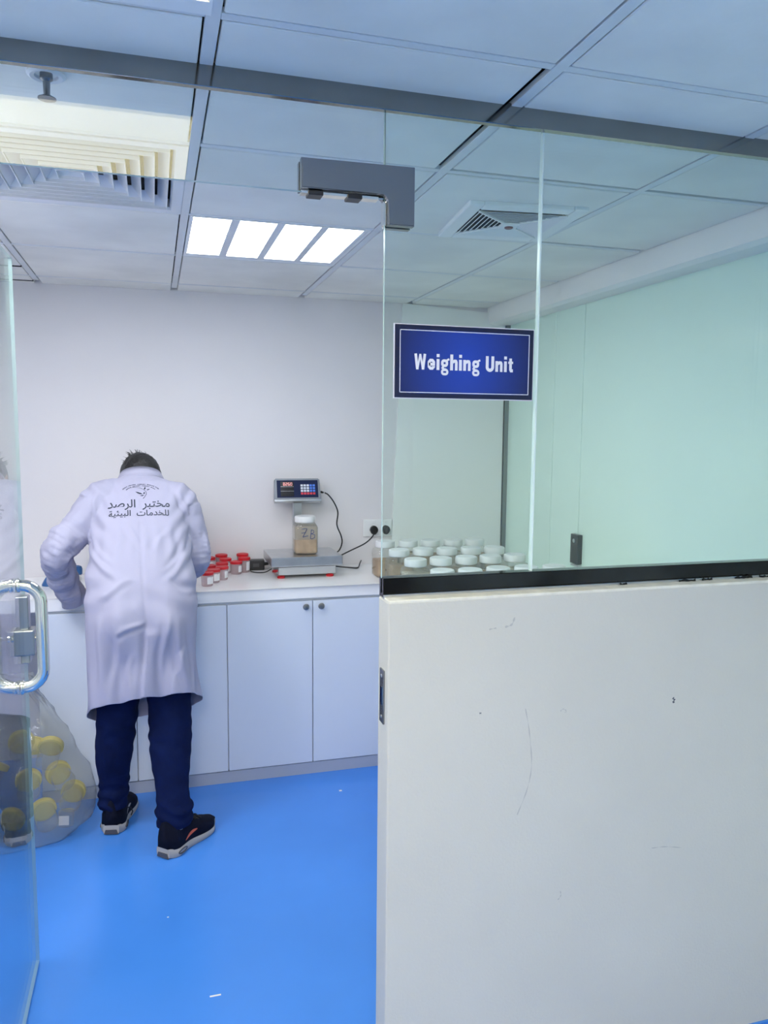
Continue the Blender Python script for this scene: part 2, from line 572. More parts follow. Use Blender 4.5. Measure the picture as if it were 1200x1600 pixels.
# ------------------------------------------------------------------ glass door, opened inwards
dr = thing('door_1', 'clear glass door standing open into the weighing room', 'door', (-.38, 1.62, .01), kind='structure')
bm = bmesh.new()
bx(bm, -.385, -.375, 1.625, 2.47, .01, 2.122)
for f in bm.faces:
    f.normal_update()
    if abs(f.normal.x) < 0.5:
        f.material_index = 1
obj('pane', bm, [M['glass'], M['glass_edge']], dr)
bm = bmesh.new()
HY = 2.335
for s in (1, -1):
    X0, XB = -.38 + s * .003, -.38 + s * .066
    pts = [(X0, HY, 1.213), (XB - s * .052, HY, 1.213)]
    for k in range(7):
        a = k / 6 * PI / 2
        pts.append((XB - s * .050 + s * .050 * math.sin(a), HY, 1.163 + .050 * math.cos(a)))
    for k in range(7):
        a = k / 6 * PI / 2
        pts.append((XB - s * .050 + s * .050 * math.cos(a), HY, .972 - .050 * math.sin(a)))
    pts += [(XB - s * .052, HY, .922), (X0, HY, .922)]
    tube(bm, pts, .0165, 20)
h = obj('handle', bm, M['chrome'], dr, smooth=True)
h['label'] = 'chrome D-shaped pull handles on both faces'
for z in (1.213, .922):
    for s in (1, -1):
        bm = bmesh.new()
        lathe(bm, [(.0185, 0), (.0205, .002), (.0205, .007), (.0185, .009)], (-.38 + s * .005, HY, z), 24, (s, 0, 0))
        obj('collar', bm, M['chrome'], h, smooth=True)
bm = bmesh.new()
bx(bm, -.397, -.363, 2.432, 2.476, .962, 1.160, .002, 1)
M['lock_steel'] = mat('lock_steel', (.36, .38, .39), .3, 1.0)
lk = obj('lock', bm, M['lock_steel'], dr)
obj('lock_case', box(-.413, -.347, 2.418, 2.474, .988, 1.064, .004), M['lock_steel'], lk)
for s in (1, -1):
    bm = bmesh.new()
    lathe(bm, [(.010, 0), (.010, .010), (.007, .012)], (-.38 + s * .032, 2.444, 1.035), 18, (s, 0, 0))
    obj('key_barrel', bm, M['chrome'], lk, smooth=True)


def key_mesh(bm, c, d, perp):
    """flat key: round bow at c, blade along d"""
    c, d, perp = Vector(c), Vector(d).normalized(), Vector(perp).normalized()
    nrm = d.cross(perp)
    poly = [c + (d * math.cos(t) * -1 + perp * math.sin(t)) * .0125 for t in np.linspace(-2.6, 2.6, 16)]
    poly += [c + d * .012 - perp * -.004, c + d * .044 + perp * .004, c + d * .047, c + d * .044 - perp * .003, c + d * .032 - perp * .003, c + d * .030 - perp * .005, c + d * .012 - perp * .004]
    a = [bm.verts.new(p + nrm * .001) for p in poly]
    b = [bm.verts.new(p - nrm * .001) for p in poly]
    bm.faces.new(a)
    bm.faces.new(list(reversed(b)))
    for i in range(len(a)):
        bm.faces.new((a[i], b[i], b[(i + 1) % len(a)], a[(i + 1) % len(a)]))


kt = thing('door_key', 'metal key turned in the lock of the glass door', 'key', (-.445, 2.444, 1.035))
bm = bmesh.new()
key_mesh(bm, (-.450, 2.444, 1.035), (1, 0, 0), (0, 0, 1))
obj('key_blade', bm, M['brass'], kt)
bm = bmesh.new()
tube(bm, [Vector((-.453, 2.444, 1.018)) + Vector((math.cos(t) * .004, 0, math.sin(t) * .013)) for t in np.linspace(0, 2 * PI, 20)], .0008, 6)
obj('ring', bm, M['steel'], kt)
bm = bmesh.new()
key_mesh(bm, (-.455, 2.444, .995), (.05, 0, -1), (1, 0, 0))
k2 = tag(obj('door_key', bm, M['brass'], origin=(-.455, 2.444, .995)), 'spare metal key dangling below the key in the glass door lock', 'key')

# metal patch fitting in the corner of transom and side pane
pf = thing('patch_fitting', 'dark L-shaped metal clamp at the corner of the glass doorway', 'glass clamp', (.40, 1.60, 2.066))
L = [(.2876, 2.1233), (.2876, 2.1805), (.5219, 2.1833), (.5219, 2.0662), (.4657, 2.0662), (.4657, 2.1140)]
for k in range(5):
    a = k / 4 * PI / 2
    L.append((.4527 + .013 * math.cos(a), 2.1140 + .013 * math.sin(a)))
for y0, y1, nm in ((1.577, 1.5948, 'front_plate'), (1.6052, 1.623, 'rear_plate')):
    bm = bmesh.new()
    prism(bm, L, 'y', y0, y1)
    es = [e for e in bm.edges if abs((e.verts[0].co - e.verts[1].co).y) < 1e-6 and e.verts[0].co.y < y0 + 1e-6]
    bmesh.ops.bevel(bm, geom=es, offset=.002, segments=2, affect='EDGES')
    obj(nm, bm, M['dark_steel'], pf)
obj('edge_strip', box(.2895, .4480, 1.589, 1.611, 2.1162, 2.1228), M['chrome'], pf)
for x in (.303, .383):
    obj('rubber_stop', box(x, x + .030, 1.584, 1.616, 2.1130, 2.1220, .001, 1), M['black'], pf)
obj('upright_strip', box(.4595, .4648, 1.589, 1.611, 2.068, 2.114), M['chrome'], pf)

# ------------------------------------------------------------------ sign
SX, SZ = .6457, 1.7948
sg = thing('wall_sign', 'blue rectangular sign with white lettering on the glass pane', 'sign', (SX, 1.592, 1.717))
obj('backing', box(.4843, .8071, 1.5915, 1.5945, 1.7171, 1.8724), M['sign_white'], sg)
obj('border', box(.4862, .8053, 1.5895, 1.5914, 1.7190, 1.8705, .0008, 1), M['sign_navy'], sg)
fb = obj('face', box(.4952, .7962, 1.5888, 1.5896, 1.7281, 1.8614), M['sign_blue'], sg)
fb.data.transform(Matrix.Translation(wl(sg) - Vector((SX, 1.589, SZ))))
fb.location = Vector((SX, 1.589, SZ)) - wl(sg)
bm = bmesh.new()
for a in ((.4967, .7948, 1.7295, 1.7309), (.4967, .7948, 1.8586, 1.8600), (.4967, .4981, 1.7295, 1.8600), (.7934, .7948, 1.7295, 1.8600)):
    bx(bm, a[0], a[1], 1.5882, 1.5890, a[2], a[3])
obj('border_line', bm, M['sign_white'], sg)


def stroke(bm, pts, wd, y, closed=False):
    """flat ribbon letter stroke in the plane y, mitred; pts are (x, z)"""
    P = [np.array(p, float) for p in pts]
    n = len(P)
    L_, R_ = [], []
    for i in range(n):
        if closed:
            a, b = P[(i - 1) % n], P[(i + 1) % n]
            d1, d2 = P[i] - a, b - P[i]
        else:
            d1 = P[i] - P[i - 1] if i else P[1] - P[0]
            d2 = P[i + 1] - P[i] if i < n - 1 else d1
        d1 = d1 / np.linalg.norm(d1)
        d2 = d2 / np.linalg.norm(d2)
        n1 = np.array([-d1[1], d1[0]])
        n2 = np.array([-d2[1], d2[0]])
        mm = n1 + n2
        mm = mm / np.linalg.norm(mm)
        s = wd / 2 / max(0.5, mm @ n1)
        L_.append(P[i] + mm * s)
        R_.append(P[i] - mm * s)
    y -= .00006 * (len(bm.faces) % 13)
    va = [bm.verts.new((p[0], y, p[1])) for p in L_]
    vb = [bm.verts.new((p[0], y, p[1])) for p in R_]
    for i in range(n if closed else n - 1):
        j = (i + 1) % n
        bm.faces.new((va[i], va[j], vb[j], vb[i]))


def rrect(x0, x1, z0, z1, r, n=5):
    out = []
    for cx, cz, a0 in ((x1 - r, z1 - r, 0), (x0 + r, z1 - r, 90), (x0 + r, z0 + r, 180), (x1 - r, z0 + r, 270)):
        for k in range(n):
            a = math.radians(a0 + 90 * k / (n - 1))
            out.append((cx + r * math.cos(a), cz + r * math.sin(a)))
    return out


def letter(ch, bm, x, w_, H, xh, t, y):
    """condensed heavy lettering: t stem, xh lower-case height, H capital height; draws into bm, returns advance"""
    def S(p, c=False, ww=t):
        stroke(bm, [(x + a, b) for a, b in p], ww, y, c)
    h = t / 2
    if ch == 'W':
        wd = 4.0 * t
        S([(h * .9, H), (wd * .27, 0)], ww=t * .86); S([(wd * .27, 0), (wd * .5, H * .98)], ww=t * .62)
        S([(wd * .5, H * .98), (wd * .73, 0)], ww=t * .62); S([(wd * .73, 0), (wd - h * .9, H)], ww=t * .86)
        return wd
    if ch == 'U':
        wd = 2.95 * t
        arc = [(h + (wd / 2 - h) * (1 - math.cos(a)), (wd / 2 - h) * (1 - math.sin(a)) + h * .8) for a in np.linspace(0, PI, 11)]
        S([(h, H)] + arc + [(wd - h, H)])
        return wd
    if ch == 'n':
        wd = 2.6 * t
        S([(h, 0), (h, xh)])
        S([(wd - h, 0), (wd - h, xh - t * .85), (wd - h * 1.35, xh - t * .5), (wd - t * 1.05, xh - h * .9), (h * 1.6, xh - t * .8)], ww=t * .92)
        return wd
    if ch == 'h':
        wd = 2.6 * t
        S([(h, 0), (h, H * 1.02)])
        S([(wd - h, 0), (wd - h, xh - t * .85), (wd - h * 1.35, xh - t * .5), (wd - t * 1.05, xh - h * .9), (h * 1.6, xh - t * .8)], ww=t * .92)
        return wd
    if ch == 'i':
        S([(h, 0), (h, xh)])
        S([(h, xh + t * .55), (h, xh + t * 1.5)])
        return t
    if ch == 't':
        wd = 1.75 * t
        S([(t * .85, xh * 1.28), (t * .85, t * .8), (t * 1.05, t * .45), (wd, h * .9)], ww=t * .95)
        S([(0, xh - t * .38), (wd, xh - t * .38)], ww=t * .72)
        return wd
    if ch == 'e':
        wd = 2.6 * t
        S([(h, xh / 2), (wd - h, xh / 2), (wd - h, xh - t * .95), (wd - t * .95, xh - h * .9), (t * .95, xh - h * .9), (h, xh - t * .95), (h, t * .95), (t * .95, h * .9), (wd - t * .95, h * .9), (wd - h, t * .95), (wd - h, xh * .33)], ww=t * .88)
        return wd
    if ch == 'g':
        wd = 2.7 * t
        S([(a - x, b) for a, b in [(x + p, q) for p, q in rrect(h, wd - h - t * .15, xh * .42, xh - h * .9, t * .55)]], True, t * .85)
        S([(wd - t * .9, xh - t * .55), (wd - t * .35, xh - t * .15), (wd + t * .15, xh + t * .05)], ww=t * .62)
        S([(t * .8, xh * .34), (t * .55, xh * .20), (t * .9, xh * .08), (wd - t * .9, xh * .04)], ww=t * .75)
        S([(p, q) for p, q in rrect(h * .9, wd - h * .9, -xh * .36, xh * .03, t * .6)], True, t * .72)
        return wd
    return 1.2 * t


def write(bm, s, x0, z0, H, xh, t, gap, y, total=None):
    x = 0
    adv = []
    for ch in s:
        tmp = bmesh.new()
        a = letter(ch, tmp, 0, 0, H, xh, t, y)
        tmp.free()
        adv.append(a)
        x += a + gap
    x -= gap
    k = (total / x) if total else 1
    px = 0
    sub = bmesh.new()
    for ch, a in zip(s, adv):
        letter(ch, sub, px, 0, H, xh, t, y)
        px += a + gap
    for v in sub.verts:
        v.co.x = x0 + v.co.x * k
        v.co.z += z0
    me = bpy.data.meshes.new('t')
    sub.to_mesh(me)
    sub.free()
    bm.from_mesh(me)
    bpy.data.meshes.remove(me)


bm = bmesh.new()
write(bm, 'Weighing Unit', .5285, 1.7782, .0328, .0230, .0070, .0032, 1.5880, .2275)
obj('lettering', bm, M['sign_white'], sg)

# ------------------------------------------------------------------ ceiling fittings
cl = thing('ceiling_light', 'lit square ceiling light with four bright strips above the counter', 'ceiling light', (.4275, 2.976, 2.33))
bm = bmesh.new()
bx(bm, .124, .731, 2.674, 3.278, 2.372, 2.39)
for a in ((.124, .134, 2.674, 3.278), (.721, .731, 2.674, 3.278), (.134, .721, 2.674, 2.682), (.134, .721, 3.262, 3.278)):
    bx(bm, a[0], a[1], a[2], a[3], 2.329, 2.39)
obj('housing', bm, M['white_plastic'], cl)
xs = [.1345, .285, .4345, .5815]
for k, x in enumerate(xs):
    obj('light_strip', box(x + .002, x + .124, 2.690, 3.232, 2.331, 2.3335), M['strip'], cl)
for x0, x1 in ((.2585, .287), (.4085, .4365), (.558, .5835), (.7055, .721), (.1340, .1365)):
    obj('divider', box(x0, x1, 2.682, 3.262, 2.329, 2.372, .001, 1), M['vent_white'], cl)
obj('end_bar', box(.134, .721, 3.232, 3.262, 2.3295, 2.372), M['vent_white'], cl)


def led(i, x, y, label, m='panel', dy=0.0, hx=.285):
    t = thing('led_or_fill_panel', label, 'ceiling light', (x, y, 2.33))
    bm = bmesh.new()
    for a in ((-.306, -hx, -.306, .306), (hx, .306, -.306, .306), (-hx, hx, -.306, -.285 + dy), (-hx, hx, .285 + dy, .306)):
        bx(bm, x + a[0], x + a[1], y + a[2], y + a[3], 2.327, 2.36)
    obj('frame', bm, M['white_plastic'], t)
    obj('diffuser', box(x - hx, x + hx, y - .285 + dy, y + .285 + dy, 2.330, 2.334), M[m], t)


led(0, -.202, -.15, 'added unseen fill panel in the outer room ceiling above the camera')
led(2, -.202, 1.09, 'square LED ceiling panel just in front of the transom, mirrored in its glass', 'front_panel', -.021, .301)
led(1, -.202, -1.39, 'added unseen fill panel towards the far end of the outer room ceiling')

led(3, -.821, 2.341, 'added unseen fill panel in the weighing room ceiling past the open door', 'inner_fill')

# supply air diffuser: nested slanted square blades
df = thing('air_diffuser', 'large square white ceiling air diffuser with nested blades', 'ceiling vent', (-.202, 2.341, 2.33))
cx, cy = -.202, 2.341


def sq_ring(bm, prof):
    """square ring swept from (half-size, z) profile points (closed loop)"""
    rings = []
    for s, z in prof:
        rings.append([Vector((cx + s * a, cy + s * 1.035 * b, z)) for a, b in ((-1, -1), (1, -1), (1, 1), (-1, 1))])
    add_rings(bm, rings, False, True)


bm = bmesh.new()
sq_ring(bm, [(.297, 2.328), (.297, 2.36), (.262, 2.36), (.262, 2.335), (.268, 2.328)])
obj('flange', bm, M['vent_white'], df)
for k in range(7):
    s = .254 - k * .0365
    bm = bmesh.new()
    sq_ring(bm, [(s, 2.324), (s, 2.333), (s - .026, 2.360), (s - .028, 2.358), (s - .0022, 2.332), (s - .0022, 2.324)])
    obj('blade', bm, M['vent_white'], df)
obj('back_box', box(cx - .295, cx + .295, cy - .300, cy + .300, 2.375, 2.385), M['void'], df)
# exhaust grille, turned a little in its tile
vt = thing('exhaust_vent', 'small raised square grille in the ceiling above the side glass', 'ceiling vent', (1.12, 2.41, 2.33), math.radians(-6.5))
bm = bmesh.new()
for a in ((-.188, -.142, -.200, .200), (.142, .188, -.200, .200), (-.142, .142, -.200, -.150), (-.142, .142, .150, .200)):
    bx(bm, a[0], a[1], a[2], a[3], -.014, .002, .004, 2)
obj('frame', bm, M['white_plastic'], vt, local=True)
obj('dark_inside', box(-.142, .142, -.150, .150, -.0045, -.002), M['void'], vt, local=True)
for q in range(4):
    for k in range(8):
        d = .026 + k * .0155
        bm = bmesh.new()
        m4 = Matrix.Rotation(q * PI / 2, 4, 'Z') @ Matrix.Translation((0, d, -.0125)) @ Matrix.Rotation(math.radians(-35), 4, 'X')
        bx(bm, -d, d, -.0055, .0055, -.0008, .0008, mtx=m4)
        obj('slat', bm, M['white_plastic'], vt, local=True)
bm = bmesh.new()
for s in (1, -1):
    for v in bx(bm, -.2, .2, -.003, .003, -.018, -.013):
        v.co = Matrix.Rotation(s * PI / 4, 3, 'Z') @ v.co
obj('cross_rib', bm, M['white_plastic'], vt, local=True)
obj('hub_plate', box(-.030, .030, -.026, .026, -.021, -.012, .003), M['white_plastic'], vt, local=True)
bm = bmesh.new()
lathe(bm, [(.014, 0), (.014, .003), (.010, .005)], (0, 0, -.021), 18, (0, 0, -1))
obj('badge', bm, mat('vent_badge', (0.22, 0.10, 0.09), 0.5), vt, local=True)
# sprinkler
sp = thing('sprinkler', 'round white sprinkler head hanging from the ceiling behind the transom', 'sprinkler', (-.186, 1.712, 2.33))
bm = bmesh.new()
lathe(bm, [(.036, .001), (.036, -.004), (.030, -.008), (.022, -.006), (.020, .001)], (-.186, 1.712, 2.33), 28)
obj('escutcheon', bm, M['vent_white'], sp, smooth=True)
bm = bmesh.new()
lathe(bm, [(.012, .002), (.012, -.012), (.007, -.016), (.006, -.040), (.010, -.042), (.010, -.045), (.002, -.046)], (-.186, 1.712, 2.33), 16)
obj('nozzle', bm, M['dark_steel'], sp, smooth=True)
bm = bmesh.new()
lathe(bm, [(.004, 0), (.017, -.001), (.017, -.003), (.004, -.004)], (-.186, 1.712, 2.285), 20)
obj('deflector', bm, M['dark_steel'], sp)

# ================================================================== COUNTER
# worktop: along the back wall and forward along the green glass wall
bm = bmesh.new()
edge = [(3.570, .917 - .020), (3.567, .908), (3.570, .913), (3.578, .917)]
outline = [(-1.118, 3.568), (1.10, 3.568), (1.10, 2.60), (1.926, 2.60), (1.926, 4.111), (-1.118, 4.111)]
prism(bm, outline, 'z', .862, .917)
es = [e for e in bm.edges if e.verts[0].co.z > .91 and e.verts[1].co.z > .91 and (abs(e.verts[0].co.y - 3.568) < 1e-4 and abs(e.verts[1].co.y - 3.568) < 1e-4)]
bmesh.ops.bevel(bm, geom=es, offset=.014, segments=5, affect='EDGES', profile=.5)
tag(obj('worktop', bm, M['worktop'], smooth=True), 'white rounded-edge worktop along the back wall under the scale', 'worktop')


def cabinet(x0, x1, label, knob_pair=True):
    t = thing('base_cabinet', label, 'cabinet', ((x0 + x1) / 2, 3.84, 0))
    obj('carcass', box(x0, x1, 3.59, 4.11, .06, .860), M['laminate'], t)
    obj('plinth', box(x0, x1, 3.575, 3.60, 0, .056), M['plinth'], t)
    xm = (x0 + x1) / 2
    for a, b, kx in ((x0, xm, xm - .035), (xm, x1, xm + .038)):
        d = obj('door', box(a + .002, b - .002, 3.571, 3.589, .060, .848, .0012, 1), M['laminate'], t)
        bm = bmesh.new()
        lathe(bm, [(.006, 0), (.006, .010), (.014, .015), (.0155, .020), (.013, .025), (.003, .0265)], (kx, 3.571, .824), 24, (0, -1, 0))
        obj('knob', bm, M['knob'], d, smooth=True)
    return t


cabinet(-.505, .301, 'white double-door base cabinet behind the person in the lab coat')
cabinet(.301, 1.099, 'white double-door base cabinet with two round knobs under the scale')
t = thing('base_cabinet', 'white base cabinet under the jars behind the half wall', 'cabinet', (1.51, 3.0, 0))
obj('carcass', box(1.125, 1.925, 2.63, 3.56, .06, .860), M['laminate'], t)
obj('plinth', box(1.14, 1.925, 2.64, 3.56, 0, .06), M['plinth'], t)

# ------------------------------------------------------------------ scale
scl = thing('weighing_scale', 'steel platform weighing scale with a display on a post', 'scale', (.71, 3.9, .917), math.radians(0))
obj('platform', box(.531, .886, 3.745, 4.035, .983, 1.029, .004), M['steel'], scl)
bm = bmesh.new()
bx(bm, .575, .862, 3.80, 4.00, .931, .972, .002, 1)
bx(bm, .60, .83, 3.83, 3.98, .970, .984)
obj('base_frame', bm, mat('pale_aluminium', (.70, .71, .72), .35, .8), scl)
for x in (.588, .834):
    for y in (3.812, 3.985):
        bm = bmesh.new()
        lathe(bm, [(.019, 0), (.019, .008), (.013, .011), (.008, .012), (.008, .018)], (x, y, .917), 24)
        obj('foot', bm, M['red'], scl, smooth=True)
bm = bmesh.new()
lathe(bm, [(.006, 0), (.006, .020)], (.573, 3.83, .950), 12, (-1, 0, 0))
obj('level_screw', bm, M['red'], scl)
bm = bmesh.new()
bx(bm, .690, .735, 4.048, 4.082, .940, 1.30, .003, 1)
bx(bm, .66, .765, 3.95, 4.082, .936, .946)
obj('post', bm, M['steel'], scl)
D = Matrix.Translation((.708, 4.028, 1.338)) @ Matrix.Rotation(math.radians(-2), 4, 'Z') @ Matrix.Rotation(math.radians(-20), 4, 'X')


def dm(bm):
    for v in bm.verts:
        v.co = D @ v.co
    return bm


bm = bmesh.new()
prism(bm, [(-.123, -.062), (.123, -.062), (.117, .058), (-.117, .058)], 'y', -.012, .026)
es = list(bm.edges)
bmesh.ops.bevel(bm, geom=es, offset=.005, segments=3, affect='EDGES')
hs = obj('display_housing', dm(bm), mat('silver_housing', (.24, .26, .29), .4, .3), scl, smooth=True)
bm = bmesh.new()
bx(bm, -.123, .123, -.020, .02, -.068, -.056, .004, 3)
obj('lower_lip', dm(bm), M['steel'], hs)
obj('panel', dm(box(-.107, .107, -.0136, -.0125, -.046, .047)), M['navy_panel'], hs)
obj('screen', dm(box(-.088, -.020, -.0145, -.0134, -.040, .040)), M['screen'], hs)
SEGS = {'0': 'abcdef', '2': 'abged', '8': 'abcdefg', '6': 'acdefg', '1': 'bc'}


def digit(bm, ch, x, z, w_, h_, y):
    t = .0016
    for s in SEGS[ch]:
        r = {'a': (x, x + w_, z + h_ - t, z + h_), 'g': (x, x + w_, z + h_ / 2 - t / 2, z + h_ / 2 + t / 2), 'd': (x, x + w_, z, z + t),
             'f': (x, x + t, z + h_ / 2, z + h_), 'b': (x + w_ - t, x + w_, z + h_ / 2, z + h_), 'e': (x, x + t, z, z + h_ / 2), 'c': (x + w_ - t, x + w_, z, z + h_ / 2)}[s]
        bx(bm, r[0], r[1], y - .0004, y, r[2], r[3])


bm = bmesh.new()
for i, ch in enumerate('8260'):
    digit(bm, ch, -.074 + i * .0125, .018, .009, .016, -.0145)
obj('red_digits', dm(bm), M['digit'], hs)
bm = bmesh.new()
for z in (.012, -.012):
    bx(bm, -.088, -.020, -.0149, -.0145, z, z + .001)
obj('screen_divider', dm(bm), M['steel'], hs)
for r in range(4):
    for c in range(5):
        m = M['key_red'] if r == 3 else (M['key_white'] if c < 3 else M['key_blue'])
        x, z = .016 + c * .0158, .024 - r * .0145
        obj('key', dm(box(x, x + .0125, -.0148, -.0135, z - .011, z, .0005, 1)), m, hs)
bm = bmesh.new()
lathe(bm, [(.006, 0), (.006, .012), (.0035, .022)], (.828, 4.035, 1.325), 12, (1, 0, -.25))
obj('socket_plug', bm, M['black'], scl)

# cables
def cable(name, pts, r, label, cat='cable', n=8):
    bm = bmesh.new()
    tube(bm, smooth_path(pts, n), r, 8)
    return tag(obj(name, bm, M['black'], smooth=True), label, cat)


cable('display_cable', [(.856, 4.036, 1.3185), (.878, 4.05, 1.306), (.910, 4.06, 1.266), (.932, 4.06, 1.212), (.927, 4.06, 1.145), (.950, 4.06, 1.085), (.955, 4.06, 1.045), (.935, 4.05, 1.005), (.893, 4.04, .985)], .0036, 'black curly cable hanging beside the scale display')
cable('power_cable', [(1.140, 4.086, 1.096), (1.128, 4.07, 1.074), (1.080, 4.05, 1.040), (1.000, 4.045, 1.005), (.930, 4.04, .975), (.900, 4.03, .962)], .0036, 'black power cable drooping from the socket to the scale')
cable('loose_cable', [(.892, 4.02, .930), (.94, 4.01, .9245), (.99, 3.99, .9215), (1.020, 3.98, .921), (1.037, 4.01, .925), (1.048, 4.03, .938), (1.062, 4.06, .946)], .0036, 'short black cable lying on the worktop between scale and jars')
ad = thing('power_adapter', 'small black power adapter on the worktop beside the scale', 'adapter', (.50, 4.075, .917), math.radians(-4))
obj('body', box(-.046, .040, -.026, .026, .001, .054, .005), M['black'], ad, local=True)
obj('rating_label', box(-.02, .012, -.0266, -.026, .018, .036), mat('adapter_print', (.06, .06, .065), .4), ad, local=True)
bm = bmesh.new()
lathe(bm, [(.010, 0), (.007, .022)], (.04, 0, .03), 12, (1, 0, 0))
obj('strain_relief', bm, M['black'], ad, local=True)
cable('adapter_cable', [(.470, 4.045, .925), (.462, 4.02, .921), (.470, 3.99, .9205), (.50, 3.965, .9205), (.535, 3.97, .922), (.566, 3.985, .934)], .0026, 'thin black lead looping from the adapter under the scale')

# wall socket and plugs
so = thing('wall_socket', 'white double wall socket above the jars', 'socket', (1.167, 4.114, 1.115))
obj('face_plate', box(1.084, 1.249, 4.102, 4.1135, 1.070, 1.164, .004), M['white_plastic'], so)
for x in (1.142, 1.210):
    obj('switch', box(x - .007, x + .007, 4.099, 4.103, 1.143, 1.156, .001, 1), M['white_plastic'], so)


def plug(x, label):
    t = thing('mains_plug', label, 'plug', (x, 4.10, 1.10))
    bm = bmesh.new()
    poly = []
    for a in np.linspace(0, 2 * PI, 22, endpoint=False):
        r = .026 if math.sin(a) > -.2 else .023
        poly.append((x + .85 * r * math.cos(a), 1.104 + r * math.sin(a)))
    prism(bm, poly, 'y', 4.078, 4.1015)
    es = [e for e in bm.edges if e.verts[0].co.y < 4.079 and e.verts[1].co.y < 4.079]
    bmesh.ops.bevel(bm, geom=es, offset=.006, segments=3, affect='EDGES')
    obj('body', bm, M['black'], t, smooth=True)
    obj('finger_grip', box(x - .010, x + .010, 4.0755, 4.080, 1.09, 1.118, .002), M['black_soft'], t)
    return t


plug(1.142, 'black plug in the socket half beside the glass edge, its cable drooping')
plug(1.210, 'black plug in the socket half behind the glass pane')

# ------------------------------------------------------------------ square sample jars
def jar_proto(name, label, cat, w_=.112, hb=.150, fill=.11, lid=M['lid_white'], contents=M['powder'], group=None, lid_r=.049, loc=(0, 0, 0), rotz=0):
    t = thing(name, label, cat, loc, rotz, group)
    bm = bmesh.new()
    prof = [(w_ / 2 - .008, .001), (w_ / 2, .008), (w_ / 2, hb - .026), (w_ / 2 - .003, hb - .016), (w_ / 2 - .010, hb - .006)]
    rings = []
    for s, z in prof:
        rings.append([Vector((a, b, z)) for a, b in rrect(-s, s, -s, s, min(s * .45, .014), 5)])
    for r_, z in ((lid_r - .004, hb - .002), (lid_r - .006, hb + .008)):
        rr = []
        for a, b in rrect(-1, 1, -1, 1, .95, 5):
            l = math.hypot(a, b)
            rr.append(Vector((a / l * r_, b / l * r_, z)))
        rings.append(rr)
    add_rings(bm, rings, True)
    obj('body', bm, M['jar_clear'], t, smooth=True, local=True)
    if fill:
        bm = bmesh.new()
        rings = []
        s = w_ / 2 - .004
        for k, z in enumerate((.004, .012, fill - .01, fill)):
            q = s - (.006 if k in (0,) else 0)
            rings.append([Vector((a, b, z + (.004 * math.sin(a * 60 + b * 30) if k == 3 else 0))) for a, b in rrect(-q, q, -q, q, .011, 5)])
        add_rings(bm, rings, True)
        obj('contents', bm, contents, t, local=True)
    bm = bmesh.new()
    n = 48
    prof = [(lid_r - .003, hb - .001), (lid_r, hb + .002), (lid_r, hb + .026), (lid_r - .002, hb + .030), (lid_r - .007, hb + .032), (lid_r - .012, hb + .031)]
    lathe(bm, prof, (0, 0, 0), n)
    l = obj('lid', bm, lid, t, smooth=True, local=True)
    return t


rows = [  # (x, y) of each jar, row by row from the back wall
    [(1.101, 3.735), (1.219, 3.724), (1.338, 3.719), (1.456, 3.709), (1.569, 3.695)],
    [(1.086, 3.450), (1.205, 3.455), (1.320, 3.440), (1.440, 3.435), (1.556, 3.423)],
    [(1.162, 3.178), (1.279, 3.182), (1.396, 3.183), (1.513, 3.185), (1.632, 3.192)],
    [(1.178, 2.885), (1.297, 2.878), (1.415, 2.886), (1.534, 2.880), (1.668, 2.868)]]
# the third and fourth rows are measured again below from their own lids
rows[2] = [(1.074, 3.176), (1.193, 3.182), (1.313, 3.183), (1.430, 3.185), (1.552, 3.192)]
rows[3] = [(1.093, 2.895), (1.208, 2.884), (1.336, 2.896), (1.458, 2.888), (1.580, 2.878)]
where = ['row against the wall', 'second row from the wall', 'third row from the wall', 'row nearest the glass']
nth = ['first from the socket end', 'second from the socket end', 'middle one', 'fourth from the socket end', 'last, towards the green glass']
JG = 'white-lidded sample jars behind the side glass'
proto = jar_proto('sample_jar', 'x', 'jar', group=JG)
protos = [proto]
for fl, cm in ((.09, M['powder']), (.12, M['powder_pale']), (.075, M['powder_pale'])):
    protos.append(jar_proto('sample_jar', 'x', 'jar', fill=fl, contents=cm, group=JG))
used = set()
looks = {(0, 0): (1, 'brown powder jar at the socket end of the row against the wall'),
         (1, 0): (0, 'brown powder jar, second row from the wall, closest to the socket'),
         (2, 0): (2, 'dusty pale jar with its shoulders showing, third row, by the doorway edge')}
for i, row in enumerate(rows):
    for j, (x, y) in enumerate(row):
        k, lab = looks.get((i, j), ((i + j * 2) % 4, 'white-lidded jar of powder, %s, %s' % (where[i], nth[j])))
        src = protos[k]
        if k in used:
            o = copy_tree(src)
        else:
            o = src
            used.add(k)
        o.location = (x, y, .917)
        o.rotation_euler = (0, 0, random.uniform(-.06, .06))
        o['label'] = lab
        o['group'] = JG
sj = jar_proto('sample_jar', 'square clear jar of beige powder with blue writing on the scale platform', 'jar', .118, .157, .075, loc=(.719, 3.872, 1.0295), rotz=math.radians(-3), lid_r=.0515)
bm = bmesh.new()
s = .118 / 2
for pts in ([(-.024, .128), (.000, .131), (.003, .129), (-.018, .088)], [(-.026, .108), (-.004, .110)], [(-.018, .088), (.008, .094)],
            [(.024, .124), (.020, .080)], [(.024, .124), (.036, .120), (.036, .108), (.024, .104)], [(.023, .104), (.042, .098), (.040, .084), (.026, .078), (.020, .080)]):
    tube(bm, [(a, -s - .0006, b) for a, b in pts], .0015, 6)
obj('marker_writing', bm, M['pen'], sj, local=True)
